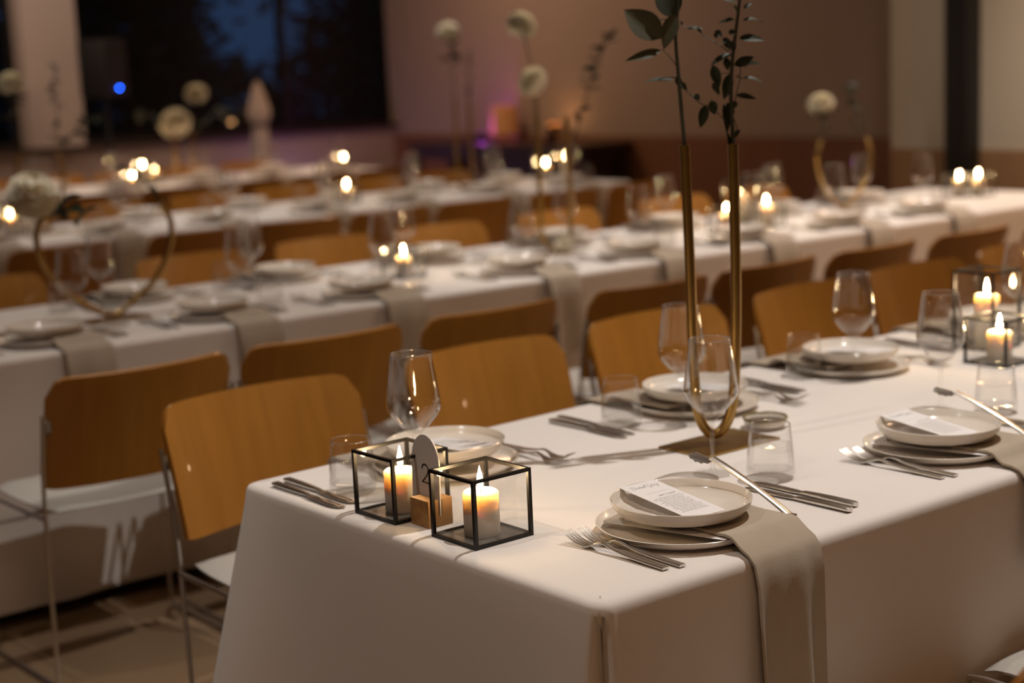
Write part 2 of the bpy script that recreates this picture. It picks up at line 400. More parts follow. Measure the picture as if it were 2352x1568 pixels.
for i, (x0, x1, a0, a1, b0, b1) in enumerate(TAB):
    me = cloth_mesh(x0, x1, a0, a1, b0, b1, .045, 11 + i, .018 if i == 0 else .05, fl=(.008, .03, .006, .03), amp=.017 if i == 0 else .014)
    put('tablecloth', me, label=['long white linen cloth on the front table with the number sign', 'long white cloth on the second table row behind the front one',
        'long white cloth on the third table row from the front', 'long white cloth on the rearmost table near the windows'][i], cat='tablecloth', group='white cloths on the long tables')
    t = empty('banquet_table', ((x0 + x1) / 2, (a0 + b0) / 2, 0), label='plain long table hidden under the white cloth of the ' + TN[i], cat='table', group='long banquet tables')
    b = MB(); b.box(-(x1 - x0) / 2 + .05, (x1 - x0) / 2 - .12, -.42, .40, .70, .728); put('tabletop', b.mesh('tabletop', 'ply_edge', smooth=False), t)
    for q in range(8):
        b = MB(); xx = -(x1 - x0) / 2 + .25 + (q // 2) * (x1 - x0 - .6) / 3; yy = -.36 if q % 2 else .34
        b.box(xx - .02, xx + .02, yy - .02, yy + .02, 0, .70); put('leg', b.mesh('leg', 'black_metal', smooth=False), t)

# ------------------------------------------------------------------ chairs
def chair_meshes():
    M = {}
    # seat pad: rounded square, dished, local origin on floor centre, facing +y
    b = MB(); nu, nv = 13, 13; hw, y0, y1, z = .240, -.232, .198, .462; g = []
    vs = []; fs = []
    def pt(u, v, top):
        # superellipse mapping of the unit square
        x = u; y = v
        k = 1 - .085 * (x * x) * (y * y)
        px = x * k * hw; py = (y0 + y1) / 2 + y * k * (y1 - y0) / 2
        e = max(abs(u), abs(v)); dish = -.010 * (1 - x * x) * (1 - y * y)
        edge = -.012 * max(0, (e - .8) / .2) ** 2
        lip = -.016 * max(0, (v - .6) / .4) ** 2
        return (px, py, (z + dish + edge + lip) if top else (z - .022 + dish * .6 + lip - edge * .5))
    N = nu * nv
    for top in (1, 0):
        for i in range(nu):
            for j in range(nv): vs.append(pt(-1 + 2 * i / (nu - 1), -1 + 2 * j / (nv - 1), top))
    for i in range(nu - 1):
        for j in range(nv - 1):
            q = (i * nv + j, (i + 1) * nv + j, (i + 1) * nv + j + 1, i * nv + j + 1); fs.append(q); fs.append(tuple(N + k for k in reversed(q)))
    rim = [i * nv for i in range(nu)] + [(nu - 1) * nv + j for j in range(1, nv)] + [i * nv + nv - 1 for i in range(nu - 2, -1, -1)] + [j for j in range(nv - 2, 0, -1)]
    for k in range(len(rim)): a, c = rim[k], rim[(k + 1) % len(rim)]; fs.append((c, a, N + a, N + c))
    b.add(vs, fs); M['seat'] = b.mesh('seat', 'seat_fabric', angle=60)
    # backrest: bent ply sheet with rounded corners
    b = MB(); g = []; n1, n2 = 25, 11
    for i in range(n1):
        u = -1 + 2 * i / (n1 - 1); row = []
        # rounded corners: shrink vertical extent near the sides
        e = max(0, (abs(u) - .80) / .20); sh = .048 * (1 - math.sqrt(max(0, 1 - e * e)))
        for j in range(n2):
            v = j / (n2 - 1); z = .505 + sh * .12 + (.785 - .505 - sh * 1.12) * v
            t = (z - .545) / .24
            y = -.205 - .055 * t - .055 * (1 - u * u) - .012 * t * t
            wd = .248 - .006 * (1 - t)
            row.append((u * wd, y, z))
        g.append(row)
    b.sheet(g, .011); M['backrest'] = b.mesh('backrest', 'oak_ply', angle=50)
    # side frame
    for s in (-1, 1):
        b = MB(); x = .254 * s
        p = [(x, -.258, .70), (x, -.226, .56), (x, -.215, .46), (x, -.205, .2), (x, -.200, .03), (x, -.185, .010), (x, -.15, .008), (x, .13, .008), (x, .168, .010), (x, .180, .03), (x, .186, .2), (x, .188, .41), (x, .182, .432), (x, .15, .436), (x, -.21, .436)]
        b.tube(p, .0056, 8); M['frame%d' % s] = b.mesh('side_frame', 'chrome')
        b = MB(); b.box(x - .009 * s - .007, x - .009 * s + .007, -.262, -.246, .655, .685); M['bolt%d' % s] = b.mesh('bracket', 'chrome', bevel=.003)
    b = MB(); b.tube([(-.254, -.10, .430), (.254, -.10, .430)], .005, 6); M['bar1'] = b.mesh('stretcher', 'chrome')
    b = MB(); b.tube([(-.254, .12, .36), (.254, .12, .36)], .005, 6); M['bar2'] = b.mesh('stretcher', 'chrome')
    return M
CH = chair_meshes()
def chair(x, y, rot, label, group, detail=True):
    t = empty('dining_chair', (x, y, 0), rot, label=label, cat='chair', group=group)
    put('seat', CH['seat'], t); put('backrest', CH['backrest'], t)
    for s in (-1, 1):
        put('side_frame', CH['frame%d' % s], t)
        if detail: put('bracket', CH['bolt%d' % s], t)
    put('stretcher', CH['bar1'], t); put('stretcher', CH['bar2'], t)
    return t
rj = random.Random(3)
def row(xs, y, face, tname, side, group, detail=True):
    for i, x in enumerate(xs):
        chair(x, (y(x) if callable(y) else y) + rj.uniform(-.012, .012), (0 if face > 0 else math.pi) + rj.uniform(-.03, .03),
              'oak backed chair with grey seat, %s from left on %s side of %s' % (ORD[i], side, tname), group, detail)
row([1.725, 2.365, 2.965, 3.60, 4.13, 4.75], lambda x: 2.79 + .028 * (x - 1.7), -1, 'front table', 'far', 'chairs on the far side of the front table')
row([1.715, 2.392, 3.05], lambda x: 1.322 if 2 < x < 2.8 else 1.245, 1, 'front table', 'near', 'chairs on the near side of the front table')
row([1.69, 2.232, 2.79, 3.415, 3.95, 4.49, 5.06, 5.65, 6.25], 3.845, 1, 'second table', 'near', 'chairs on the near side of the second table')
row([2.09, 2.94, 3.57, 4.16, 4.84, 5.6, 6.2], 5.42, -1, 'second table', 'far', 'chairs on the far side of the second table', False)
row([2.80, 3.45, 4.0, 4.53, 5.07, 5.68, 6.25], 6.87, 1, 'third table', 'near', 'chairs on the near side of the third table', False)
row([3.4, 4.02, 4.65, 5.22, 5.85, 6.4], 8.46, -1, 'third table', 'far', 'chairs on the far side of the third table', False)
row([4.3, 4.85, 5.4, 5.95, 6.5], 9.76, 1, 'rearmost table', 'near', 'chairs on the near side of the rearmost table', False)
row([4.4, 4.95, 5.5, 6.05, 6.6], 11.40, -1, 'rearmost table', 'far', 'chairs on the far side of the rearmost table', False)

# ------------------------------------------------------------------ tableware meshes
def plate_mesh(rad, h, foot, th=.004, n=48):
    b = MB()
    prof = [(.0005, .003), (foot * .9, .003), (foot * .92, 0), (foot, 0), (foot * 1.08, .003), (rad * .90, h * .28), (rad * .975, h * .62), (rad, h * .96),
            (rad - .0012, h), (rad - .0028, h * .97), (rad - th * 1.3, h * .62), (rad * .87, h * .28 + th), (foot * .98, .0075), (.0005, .0070)]
    b.lathe(prof, n); return b.mesh('plate', 'glaze', angle=60)
BASE = plate_mesh(.134, .018, .088); DINNER = plate_mesh(.110, .029, .072)
BASE_S = plate_mesh(.134, .018, .088, n=24); DINNER_S = plate_mesh(.110, .029, .072, n=24)
def fork_mesh():
    b = MB(); L = .212
    def prof(y):   # height of the centre line
        return 0
    pts = [(0, 0, .0025), (0, .03, .0032), (0, .07, .0050), (0, .105, .0085), (0, .125, .0125), (0, .137, .0125), (0, .148, .0085), (0, .158, .0050), (0, .166, .0040)]
    wd = [.013, .013, .0115, .0090, .0068, .0062, .0085, .0165, .0215]; th = [.0034, .0036, .0034, .003, .0028, .0026, .0022, .002, .0018]
    P = catmull(pts, 4); W = [wd[min(int(i / 4), 8)] + (wd[min(int(i / 4) + 1, 8)] - wd[min(int(i / 4), 8)]) * (i % 4) / 4 for i in range(len(P))]
    T = [th[min(int(i / 4), 8)] for i in range(len(P))]
    b.strip(P, W, T, (1, 0, 0))
    for k in range(4):
        x = -.0084 + .0056 * k
        q = [(x, .163, .0040), (x * 1.02, .176, .0050), (x * 1.04, .19, .0085), (x * 1.02, .203, .0140), (x, .212, .0190)]
        b.strip(q, [.0040, .0034, .0032, .0028, .0014], [.0019, .0018, .0017, .0015, .0011], (1, 0, 0))
    return b.mesh('fork', 'steel', angle=55)
def knife_mesh():
    b = MB()
    P = [(0, 0, .0045), (0, .004, .0045), (0, .05, .0045), (0, .09, .0042), (0, .108, .0040), (0, .116, .0030)]
    b.strip(P, [.0125, .0135, .0125, .0105, .0085, .0095], [.006, .0078, .0080, .0072, .0060, .003], (1, 0, 0))
    P = [(0, .112, .0030), (.001, .13, .0028), (.002, .17, .0026), (.002, .20, .0024), (0, .216, .0022), (-.004, .224, .002)]
    b.strip(P, [.0095, .0165, .0185, .0180, .0125, .002], [.003, .002, .0018, .0016, .0014, .001], (1, 0, 0))
    return b.mesh('knife', 'steel', angle=45)
def tongs_meshes():
    out = []
    for up in (0, 1):
        b = MB()
        if up: P = [(0, 0, .0105), (0, .006, .0120), (0, .03, .0240), (0, .08, .0460), (0, .13, .0650), (0, .165, .0760)]
        else: P = [(0, 0, .0030), (0, .006, .0030), (0, .03, .0032), (0, .08, .0034), (0, .13, .0036), (0, .165, .0042)]
        Q = catmull(P, 3); n = len(Q)
        W = [.0165 - .0040 * math.sin(min(1, i / n) * math.pi * .9) for i in range(n)]
        b.strip(Q, W, [.0045] * n, (1, 0, 0))
        # scalloped claw with saw teeth
        y0, z0 = .160, (.0745 if up else .0042); s = -1 if up else 1
        g = []
        for i in range(9):
            v = i / 8; ww = .0055 + .0080 * math.sin(math.pi * (.12 + .62 * v)); r_ = []
            for j in range(9):
                u = -1 + j / 4; tooth = .0018 * (1 if (i % 2) else -.2) * (abs(u) > .95)
                r_.append((u * ww, y0 + .048 * v, z0 + s * (.0075 * (u * u) * math.sin(math.pi * (.1 + .8 * v)) + tooth) + (.004 * v if up else 0)))
            g.append(r_)
        b.sheet(g, .0014); out.append(b.mesh('tong_arm', 'steel', angle=50))
    b = MB(); b.box(-.0082, .0082, -.004, .004, .0006, .0135); out.append(b.mesh('hinge', 'steel', bevel=.0015))
    return out
FORK, KNIFE, TONGS = fork_mesh(), knife_mesh(), tongs_meshes()
def wine_meshes(n=40):
    b = MB()   # bowl: outer and inner walls
    b.lathe([(.0255, .1130), (.041, .131), (.0465, .141), (.0478, .150), (.0465, .165), (.0425, .195), (.0378, .225), (.0362, .240),
             (.0354, .2405), (.0352, .2395), (.0368, .225), (.0415, .195), (.0455, .165), (.0468, .150), (.0455, .1415), (.040, .132), (.0247, .1142)], n)
    bowl = b.mesh('bowl', 'wine_wall', angle=80)
    b = MB()
    b.lathe([(.0005, .1008), (.0115, .1024), (.0235, .1132), (.0250, .1128), (.0118, .0990), (.0058, .0945), (.0052, .090), (.0042, .080), (.0036, .05), (.0037, .02), (.0048, .010), (.0085, .0055), (.018, .0038), (.0345, .0022), (.0352, .0014), (.0345, 0), (.0005, 0)], n)
    stem = b.mesh('stem', 'stem_glass', angle=60)
    b = MB(); b.lathe([(.0358 + .0008 * math.cos(a), .2402 + .0008 * math.sin(a)) for a in [k * math.pi / 3 for k in range(6)]], n, True)
    return bowl, stem, b.mesh('rim', 'rim_glass', angle=90)
def tumbler_meshes(n=40):
    b = MB()
    b.lathe([(.0415, .009), (.0420, .018), (.0400, .045), (.0368, .075), (.0350, .094),
             (.0342, .0948), (.0336, .094), (.0352, .075), (.0384, .045), (.0402, .020), (.0396, .0165)], n)
    body = b.mesh('glass_body', 'bowl_glass', angle=70)
    b = MB(); b.lathe([(.0005, .003), (.026, .0028), (.031, .0), (.0375, .0015), (.0413, .009), (.0396, .0160), (.0370, .0150), (.03, .0135), (.0005, .0128)], n)
    base = b.mesh('glass_base', 'stem_glass', angle=70)
    b = MB(); b.lathe([(.0005, .0134), (.029, .0141), (.0375, .0162), (.0397, .0205), (.0381, .045), (.0364, .0595), (.0370, .0605), (.0360, .0598), (.0005, .0598)], n)
    wt = b.mesh('water', 'water', angle=70)
    b = MB(); b.lathe([(.0343 + .0007 * math.cos(a), .0943 + .0007 * math.sin(a)) for a in [k * math.pi / 3 for k in range(6)]], n, True)
    return body, base, wt, b.mesh('rim', 'rim_glass', angle=90)
WINE, WINE_S = wine_meshes(), wine_meshes(20)
TUM, TUM_S = tumbler_meshes(), tumbler_meshes(20)
def wine(x, y, label, group, small=False):
    t = empty('wine_glass', (x, y, .7405), random.uniform(0, 6), label=label, cat='wine glass', group=group)
    a = WINE_S if small else WINE; put('bowl', a[0], t); put('stem', a[1], t); put('rim', a[2], t)
def tumbler(x, y, label, group, small=False):
    t = empty('water_tumbler', (x, y, .7405), 0, label=label, cat='tumbler', group=group)
    a = TUM_S if small else TUM; put('glass_body', a[0], t); put('glass_base', a[1], t); put('rim', a[3], t); put('water', a[2], t, label='still water filling the lower half')
def napkin_mesh(edge, hang, width, seed, fine=True):
    """origin at the place centre on the table top; the diner sits at -y; edge = distance from centre to the table edge"""
    rng = random.Random(seed); pr = [(.03, .0225), (-.02, .0222), (-.07, .0222), (-.105, .0232), (-.126, .0245), (-.138, .0225)]
    if edge > .185: pr += [(-.147, .0150), (-.158, .0075)]
    pr += [(-edge + .014, .0062 if edge > .185 else .0095), (-edge - .001, .0015), (-edge - .012, -.010)]
    k = 8 if fine else 4
    for i in range(1, k + 1): pr.append((-edge - .018 - (.014 if fine else .026) * i / k, -.011 - (hang - .011) * i / k))
    nu = 17 if fine else 7; g = []
    p1, p2 = rng.uniform(0, 6), rng.uniform(0, 6)
    for i in range(nu):
        u = -1 + 2 * i / (nu - 1); row_ = []
        for j, (y, z) in enumerate(pr):
            t = max(0, (j - len(pr) + k + 2) / (k + 2)); w_ = width / 2 * (1 - .06 * t)
            o = .008 * t * math.sin(u * 4.2 + p1) + .005 * t * math.sin(u * 9 + p2)
            row_.append((u * w_ + .012 * t * math.sin(p2), y - max(o, -.006) - .006 * t, z))
        g.append(row_)
    b = MB(); b.sheet(g, .0042); return b.mesh('napkin', 'napkin_linen', angle=60)

# lettering -----------------------------------------------------------------
def text_mesh(body, size, mat, shear=0, spacing=1.0):
    cu = bpy.data.curves.new('lettering', 'FONT'); cu.body = body; cu.size = size; cu.shear = shear; cu.space_character = spacing
    cu.align_x = 'CENTER'; cu.resolution_u = 3
    o = bpy.data.objects.new('tmp', cu); COL.objects.link(o); dg = bpy.context.evaluated_depsgraph_get()
    me = bpy.data.meshes.new_from_object(o.evaluated_get(dg)); bpy.data.objects.remove(o); me.materials.clear(); me.materials.append(MATS[mat]); return me
SCRIPT = {  # pen strokes on a unit x-height, advance last
    'D': ([[(.35, 2.0), (.25, 1.0), (.15, .05), (.0, -.15), (-.15, .0), (.1, .1), (.5, -.05), (1.0, .25), (1.25, 1.0), (1.0, 1.75), (.3, 2.05), (-.35, 1.75), (-.5, 1.35), (-.25, 1.2)]], 1.45),
    'a': ([[(.75, .8), (.45, 1.0), (.1, .7), (.05, .2), (.3, .0), (.6, .35), (.78, .9), (.7, .25), (.85, .0), (1.1, .25)]], 1.0),
    'n': ([[(0, .7), (.2, .95), (.2, .0), (.35, .7), (.65, 1.0), (.72, .5), (.75, .05), (1.0, .2)]], .95),
    'i': ([[(0, .4), (.2, .95), (.15, .15), (.3, .0), (.55, .3)], [(.3, 1.4), (.34, 1.48)]], .5),
    'e': ([[(0, .3), (.4, .6), (.5, .9), (.3, 1.0), (.1, .6), (.2, .1), (.5, .0), (.8, .35)]], .75),
    'l': ([[(0, .4), (.4, 1.3), (.45, 1.9), (.25, 1.9), (.12, 1.0), (.15, .1), (.35, .0), (.6, .3)]], .65),
    'G': ([[(1.1, 1.7), (.8, 2.05), (.3, 1.8), (.0, 1.0), (.15, .25), (.6, .15), (1.0, .8), (1.05, 1.0), (.95, .0), (.75, -.8), (.35, -.9), (.4, -.4), (1.3, .3)]], 1.35),
    'r': ([[(0, .4), (.2, .95), (.3, .85), (.6, .85), (.5, .3), (.6, .0), (.85, .3)]], .8),
    'y': ([[(.05, .9), (.1, .3), (.35, .2), (.65, .9), (.6, .0), (.45, -.8), (.15, -.9), (.2, -.4), (.9, .35)]], .9),
    'k': ([[(0, .4), (.35, 1.5), (.35, 1.9), (.15, 1.6), (.1, .0), (.25, .7), (.55, .95), (.5, .55), (.25, .5), (.55, .05), (.8, .25)]], .85),
    's': ([[(0, .2), (.4, 1.0), (.35, .6), (.55, .2), (.3, .0), (.05, .15)], ], .7), ' ': ([], .6)}
def script_mesh(word, xh, pen, mat):
    b = MB(); x = 0; segs = []
    for c in word:
        st, adv = SCRIPT[c]
        for s_ in st: segs.append([((x + p[0] + p[1] * .28) * xh, p[1] * xh, 0) for p in s_])
        x += adv * .92
    wd = x * xh
    for s_ in segs:
        P = catmull([(p[0] - wd / 2, p[1], 0) for p in s_], 4)
        for i in range(len(P) - 1):
            d = (P[i + 1] - P[i]); 
            if d.length < 1e-7: continue
            n = Vector((-d.y, d.x, 0)).normalized() * pen * (.35 + .65 * abs(d.normalized().y)); d = d * .1
            b.add([P[i] - n - d, P[i + 1] - n + d, P[i + 1] + n + d, P[i] + n - d], [(0, 1, 2, 3)])
    return b.mesh('script_lettering', mat, smooth=False)
def lines_mesh(w_, h_, n, seed, mat='faint_ink', th=.0007):
    rng = random.Random(seed); b = MB()
    for i in range(n):
        l = w_ * rng.uniform(.75, 1); y = -h_ * i / max(1, n - 1); x = -l / 2
        while x < l / 2:
            k = min(rng.uniform(.003, .009), l / 2 - x)
            if k > .001: b.add([(x, y - th / 2, 0), (x + k, y - th / 2, 0), (x + k, y + th / 2, 0), (x, y + th / 2, 0)], [(0, 1, 2, 3)])
            x += k + .0012
    return b.mesh('small_print', mat, smooth=False)
NAME = script_mesh('Daniel Grey', .0058, .00028, 'faint_ink'); DRINK = script_mesh('Drinks', .0042, .00030, 'ink')
EAT = text_mesh("LET'S EAT", .0062, 'ink', 0, 1.3)
PRINT1 = lines_mesh(.060, .066, 14, 5); PRINT2 = lines_mesh(.085, .14, 22, 6)
RULE = MB(); RULE.add([(-.022, -.0002, 0), (.022, -.0002, 0), (.022, .0002, 0), (-.022, .0002, 0)], [(0, 1, 2, 3)]); RULE = RULE.mesh('rule_line', 'faint_ink', smooth=False)
def card_mesh(w_, h_, sag=.0):
    b = MB(); g = [[(-w_ / 2 + w_ * i / 6, -h_ / 2 + h_ * j / 8, sag * (1 - (2 * i / 6 - 1) ** 2)) for j in range(9)] for i in range(7)]
    b.sheet(g, .0005); return b.mesh('card', 'card', angle=60)
NAMECARD = card_mesh(.072, .168); MENUCARD = card_mesh(.105, .20); TANCARD = card_mesh(.105, .215)

# ------------------------------------------------------------------ candles and lanterns
def lantern_meshes(wx, h):
    b = MB(); a = wx / 2; r = .0026
    for z in (r, h - r):
        for s in (-1, 1):
            b.box(-a, a, s * a - r, s * a + r, z - r, z + r); b.box(s * a - r, s * a + r, -a, a, z - r, z + r)
    for sx in (-1, 1):
        for sy in (-1, 1): b.box(sx * a - r * 1.1, sx * a + r * 1.1, sy * a - r * 1.1, sy * a + r * 1.1, 0, h)
    fr = b.mesh('frame', 'black_metal', smooth=False)
    b = MB(); b.box(-a + r, a - r, -.0007, .0007, 2 * r, h - 2 * r); pn = b.mesh('pane', 'pane_glass', smooth=False)
    b = MB(); b.box(-a + r, a - r, -a + r, a - r, .0008, .0030); bs = b.mesh('base_glass', 'smoked_base', smooth=False)
    return fr, pn, bs
LAN = {}
def lantern(x, y, rot, label, group, wx=.108, h=.108, ch=.070, cr=.0285, watts=.36, clabel=None, cgroup='lit pillar candles in lanterns'):
    key = (wx, h)
    if key not in LAN: LAN[key] = lantern_meshes(wx, h)
    fr, pn, bs = LAN[key]; t = empty('glass_lantern', (x, y, .7402), rot, label=label, cat='lantern', group=group)
    put('frame', fr, t); put('base_glass', bs, t)
    for k in range(4):
        a = k * math.pi / 2; put('pane', pn, t, (math.sin(a) * (wx / 2 - .0004), -math.cos(a) * (wx / 2 - .0004), 0), a)
    candle(x, y, .7402 + .0034, ch, cr, clabel, cgroup, watts)
CAN = {}
def candle(x, y, z, h, r, label, group, watts):
    key = (h, r)
    if key not in CAN:
        b = MB(); b.lathe([(.0004, 0), (r * .97, 0), (r, .002), (r, h - .007), (r * .985, h - .0035), (r * .93, h - .0012), (r * .82, h), (r * .70, h - .0010), (r * .40, h - .0042), (.0004, h - .0052)], 32)
        wx = b.mesh('wax', 'wax', angle=80)
        b = MB(); b.tube([(0, 0, h - .006), (.0004, 0, h + .003), (.0012, .0004, h + .007)], .0008, 6); wk = b.mesh('wick', 'wick')
        b = MB(); b.lathe([(.0003, h + .003), (.0028, h + .005), (.0045, h + .010), (.0050, h + .015), (.0042, h + .022), (.0026, h + .029), (.0011, h + .035), (.0002, h + .039)], 16); fl = b.mesh('flame', 'flame', angle=80)
        CAN[key] = (wx, wk, fl)
    wx, wk, fl = CAN[key]; t = empty('pillar_candle', (x, y, z), random.uniform(0, 6), label=label, cat='candle', group=group)
    put('wax', wx, t); put('wick', wk, t); put('flame', fl, t, label='small bright yellow flame')
    l = bpy.data.lights.new('candle_light', 'POINT'); l.energy = watts; l.color = (1, .66, .35); l.shadow_soft_size = .005
    lo = bpy.data.objects.new('candle_light', l); COL.objects.link(lo); lo.parent = t; lo.location = (0, 0, h + .017)
    return t

# ------------------------------------------------------------------ front table: place settings
def place(cx, cy_, face, edge, lab, gside, seed, tools=True, full=True, small=False, hang=.19, nap=True, cut=None):
    """cx, cy_ : plate centre; face +1 for the near side (diner looks to +y)"""
    rot = 0 if face > 0 else math.pi; z = .7405
    T = lambda dx, dy: (cx + dx * face, cy_ + dy * face)
    put('base_plate', BASE_S if small else BASE, None, (cx, cy_, z), rot, label='wide cream base plate below, ' + lab, cat='plate', group='base plates, ' + gside)
    put('dinner_plate', DINNER_S if small else DINNER, None, (cx, cy_, z + .0252), rot + .3, label='upper cream plate of the stack, ' + lab, cat='plate', group='upper plates, ' + gside)
    if nap:
        me = napkin_mesh(edge, hang, .145, seed, fine=full)
        put('napkin', me, None, (*T(.038, 0), z), rot, label='taupe napkin over the table edge, ' + lab, cat='napkin', group='napkins, ' + gside)
    if tools:
        d = cut or dict(f1=(-.157, -.13), f2=(-.132, -.135), k=(.247, -.13), s=(.277, -.115))
        for q, (nm, me, key) in enumerate((('fork', FORK, 'f1'), ('fork', FORK, 'f2'), ('knife', KNIFE, 'k'), ('knife', KNIFE, 's'))):
            x, y = T(*d[key]); desc = {'f1': 'outer steel fork', 'f2': 'inner steel fork', 'k': 'inner steel knife', 's': 'outer steel knife'}[key]
            put(nm, me, None, (x, y, z + .0004), rot + d.get('r' + key, 0), label=desc + ' beside the plates, ' + lab, cat=nm, group=nm + 's, ' + gside)
def cards(cx, cy_, face, lab, g, front=False):
    z = .7405; rot = 0 if face > 0 else math.pi
    TL = Vector((-.033, .104, .0552)); TR = Vector((.038, .099, .0556)); BL = Vector((-.080, -.052, .0400))
    X = (TR - TL).normalized(); Yv = (TL - BL); Yv = (Yv - X * Yv.dot(X)).normalized(); Zv = X.cross(Yv); c0 = (TL + X * .036 - Yv * .084)
    M4 = Matrix.Identity(4)
    for i in range(3): M4[i][0] = X[i]; M4[i][1] = Yv[i]; M4[i][2] = Zv[i]; M4[i][3] = c0[i]
    o = put('name_card', NAMECARD, None, label='white printed name card on the plate, ' + lab, cat='card', group='name cards, ' + g)
    o.matrix_world = Matrix.Translation((cx, cy_, z)) @ Matrix.Rotation(rot, 4, 'Z') @ M4
    if front:
        put('script_lettering', NAME, o, (0, .062, .0006)); put('rule_line', RULE, o, (0, .036, .0006)); put('heading_lettering', EAT, o, (.008, .018, .0006)); put('small_print', PRINT1, o, (0, .010, .0006))
gn = 'near side of the front table'
cut1 = dict(f1=(-.157, -.125), f2=(-.131, -.133), k=(.247, -.128), s=(.277, -.115), rf1=.02, rf2=.03, rk=.02, rs=.0)
place(1.693, 1.722, 1, .170, 'first place near the number sign', gn, 1, cut=cut1, hang=.26)
place(2.358, 1.735, 1, .190, 'near side second place of front table', gn, 2, hang=.17, cut=cut1)
cards(1.693, 1.722, 1, 'first place near the number sign', gn, True)
cards(2.358, 1.735, 1, 'near side second place of front table', gn, True)
for i, (cx, cy_) in enumerate([(1.693, 1.722), (2.358, 1.735)]):
    lab = ['first place near the number sign', 'near side second place of front table'][i]
    o = put('drinks_menu', TANCARD, None, (cx - .018, cy_ - .012, .7405 + .0192), (0, 0, .27), label='pale menu sheet between the two plates, ' + lab, cat='menu', group='menus between the plates')
    put('script_lettering', DRINK, o, (-.02, .082, .0006)); put('small_print', PRINT2, o, (0, .055, .0006))
    t = empty('serving_tongs', (cx + .132, cy_ - .108, .7405 + .0045), 0.02, label='steel serving tongs with toothed claw, ' + lab, cat='tongs', group='serving tongs beside the plates')
    for k in range(2): put('tong_arm', TONGS[k], t)
    put('hinge', TONGS[2], t)
wine(1.972, 1.925, 'empty stemmed wine glass in front of the brass U vase', 'wine glasses, near side of front table')
tumbler(2.020, 1.833, 'water tumbler beside the steel tongs at the first place', 'tumblers, near side of front table')
wine(2.629, 1.929, 'empty wine glass behind the second place, near side of front table', 'wine glasses, near side of front table')
tumbler(2.690, 1.842, 'water tumbler in front of the paired lanterns at picture edge', 'tumblers, near side of front table')
for i, cx in enumerate((3.03, 3.66)):
    lab = 'near side %s place of front table' % ORD[i + 2]
    place(cx, 1.745, 1, .205 + .006 * i, lab, gn, 8 + i, hang=.2, cut=cut1); cards(cx, 1.745, 1, lab, gn, False)
    wine(cx + .27, 1.93, 'empty wine glass, ' + lab, 'wine glasses, near side of front table'); tumbler(cx + .33, 1.85, 'water tumbler, ' + lab, 'tumblers, near side of front table')
gf = 'far side of the front table'
FAR1 = [(1.683, 2.320), (2.339, 2.330), (2.860, 2.345), (3.45, 2.37), (4.05, 2.40)]
W1 = [(1.560, 2.237), (2.213, 2.238), (2.765, 2.258), (3.388, 2.252), (3.93, 2.30)]
U1 = [(1.471, 2.306), (2.133, 2.333), (2.730, 2.371), (3.25, 2.40), (3.80, 2.37)]
for i, (cx, cy_) in enumerate(FAR1):
    lab = 'far side %s place of front table' % ORD[i]
    place(cx, cy_, -1, (2.523 + (cx - 1.366) * .0338) - cy_ + .006, lab, gf, 20 + i, cut=dict(f1=(-.175, -.06), f2=(-.150, -.05), k=(.255, -.14), s=(.285, -.13)), hang=.2)
    cards(cx, cy_, -1, lab, gf, i < 3)
    wine(*W1[i], 'empty stemmed wine glass, ' + lab, 'wine glasses, far side of front table'); tumbler(*U1[i], 'short water tumbler, ' + lab, 'tumblers, far side of front table')

# lanterns, table number
GL = 'black framed glass cube lanterns'
lantern(1.457, 2.137, .02, 'black framed glass cube lantern left of the number sign', GL, clabel='lit cream candle inside the lantern left of number sign')
lantern(1.463, 1.930, .0, 'black framed glass cube lantern right of the number sign', GL, clabel='lit cream candle inside the lantern right of number sign')
lantern(3.275, 2.27, .0, 'tall black framed glass lantern at the picture edge, front table', GL, .108, .19, .125, .0285, .6, clabel='tall lit candle in the tall lantern at picture edge')
lantern(3.13, 2.135, .0, 'low glass lantern standing before the tall one, front table', GL, .108, .108, .070, .0285, .4, clabel='lit candle in the low lantern before the tall one')
t = empty('table_number_sign', (1.450, 2.045, .7405), 0, label='arched white table number card in an oak block', cat='table sign')
b = MB(); hx, hy, hz = .0235, .0245, .044
b.box(-hx, -.004, -hy, hy, 0, hz); b.box(.004, hx, -hy, hy, 0, hz); b.box(-.004, .004, -hy, hy, 0, .018)
put('oak_block', b.mesh('oak_block', 'block_oak', smooth=False), t, label='small slotted oak block')
W_, H_ = .0375, .145; outline = [(-W_, .0185), (W_, .0185), (W_, H_ - W_ * 1.25)] + [(W_ * math.cos(a), H_ - W_ * 1.25 + W_ * 1.25 * math.sin(a)) for a in [math.pi * k / 20 for k in range(1, 20)]] + [(-W_, H_ - W_ * 1.25)]
n = len(outline); vs = [(-.0011, y, z) for y, z in outline] + [(.0011, y, z) for y, z in outline]
b = MB(); b.add(vs, [tuple(range(n - 1, -1, -1)), tuple(range(n, 2 * n))] + [(k, (k + 1) % n, n + (k + 1) % n, n + k) for k in range(n)])
arch = put('arched_card', b.mesh('arched_card', 'white_card', smooth=False), t, (0, .013, 0), (R(2), 0, 0), label='white arched card printed with a 2')
pts2 = catmull([(x_, y_, 0) for x_, y_ in [(-.0085, .0215), (-.0075, .0265), (-.003, .0295), (.003, .0290), (.0075, .0250), (.0078, .0195), (.004, .0125), (-.002, .0060), (-.0085, .0)]], 6)
b = MB(); pen = .0014
for i in range(len(pts2) - 1):
    p, q = pts2[i], pts2[i + 1]; d = (q - p); n_ = Vector((-d.y, d.x, 0)).normalized() * pen; d = d.normalized() * .0004
    b.add([(-.0013, -(v.x), v.y) for v in (p - n_ - d, q - n_ + d, q + n_ + d, p + n_ - d)], [(0, 1, 2, 3)])
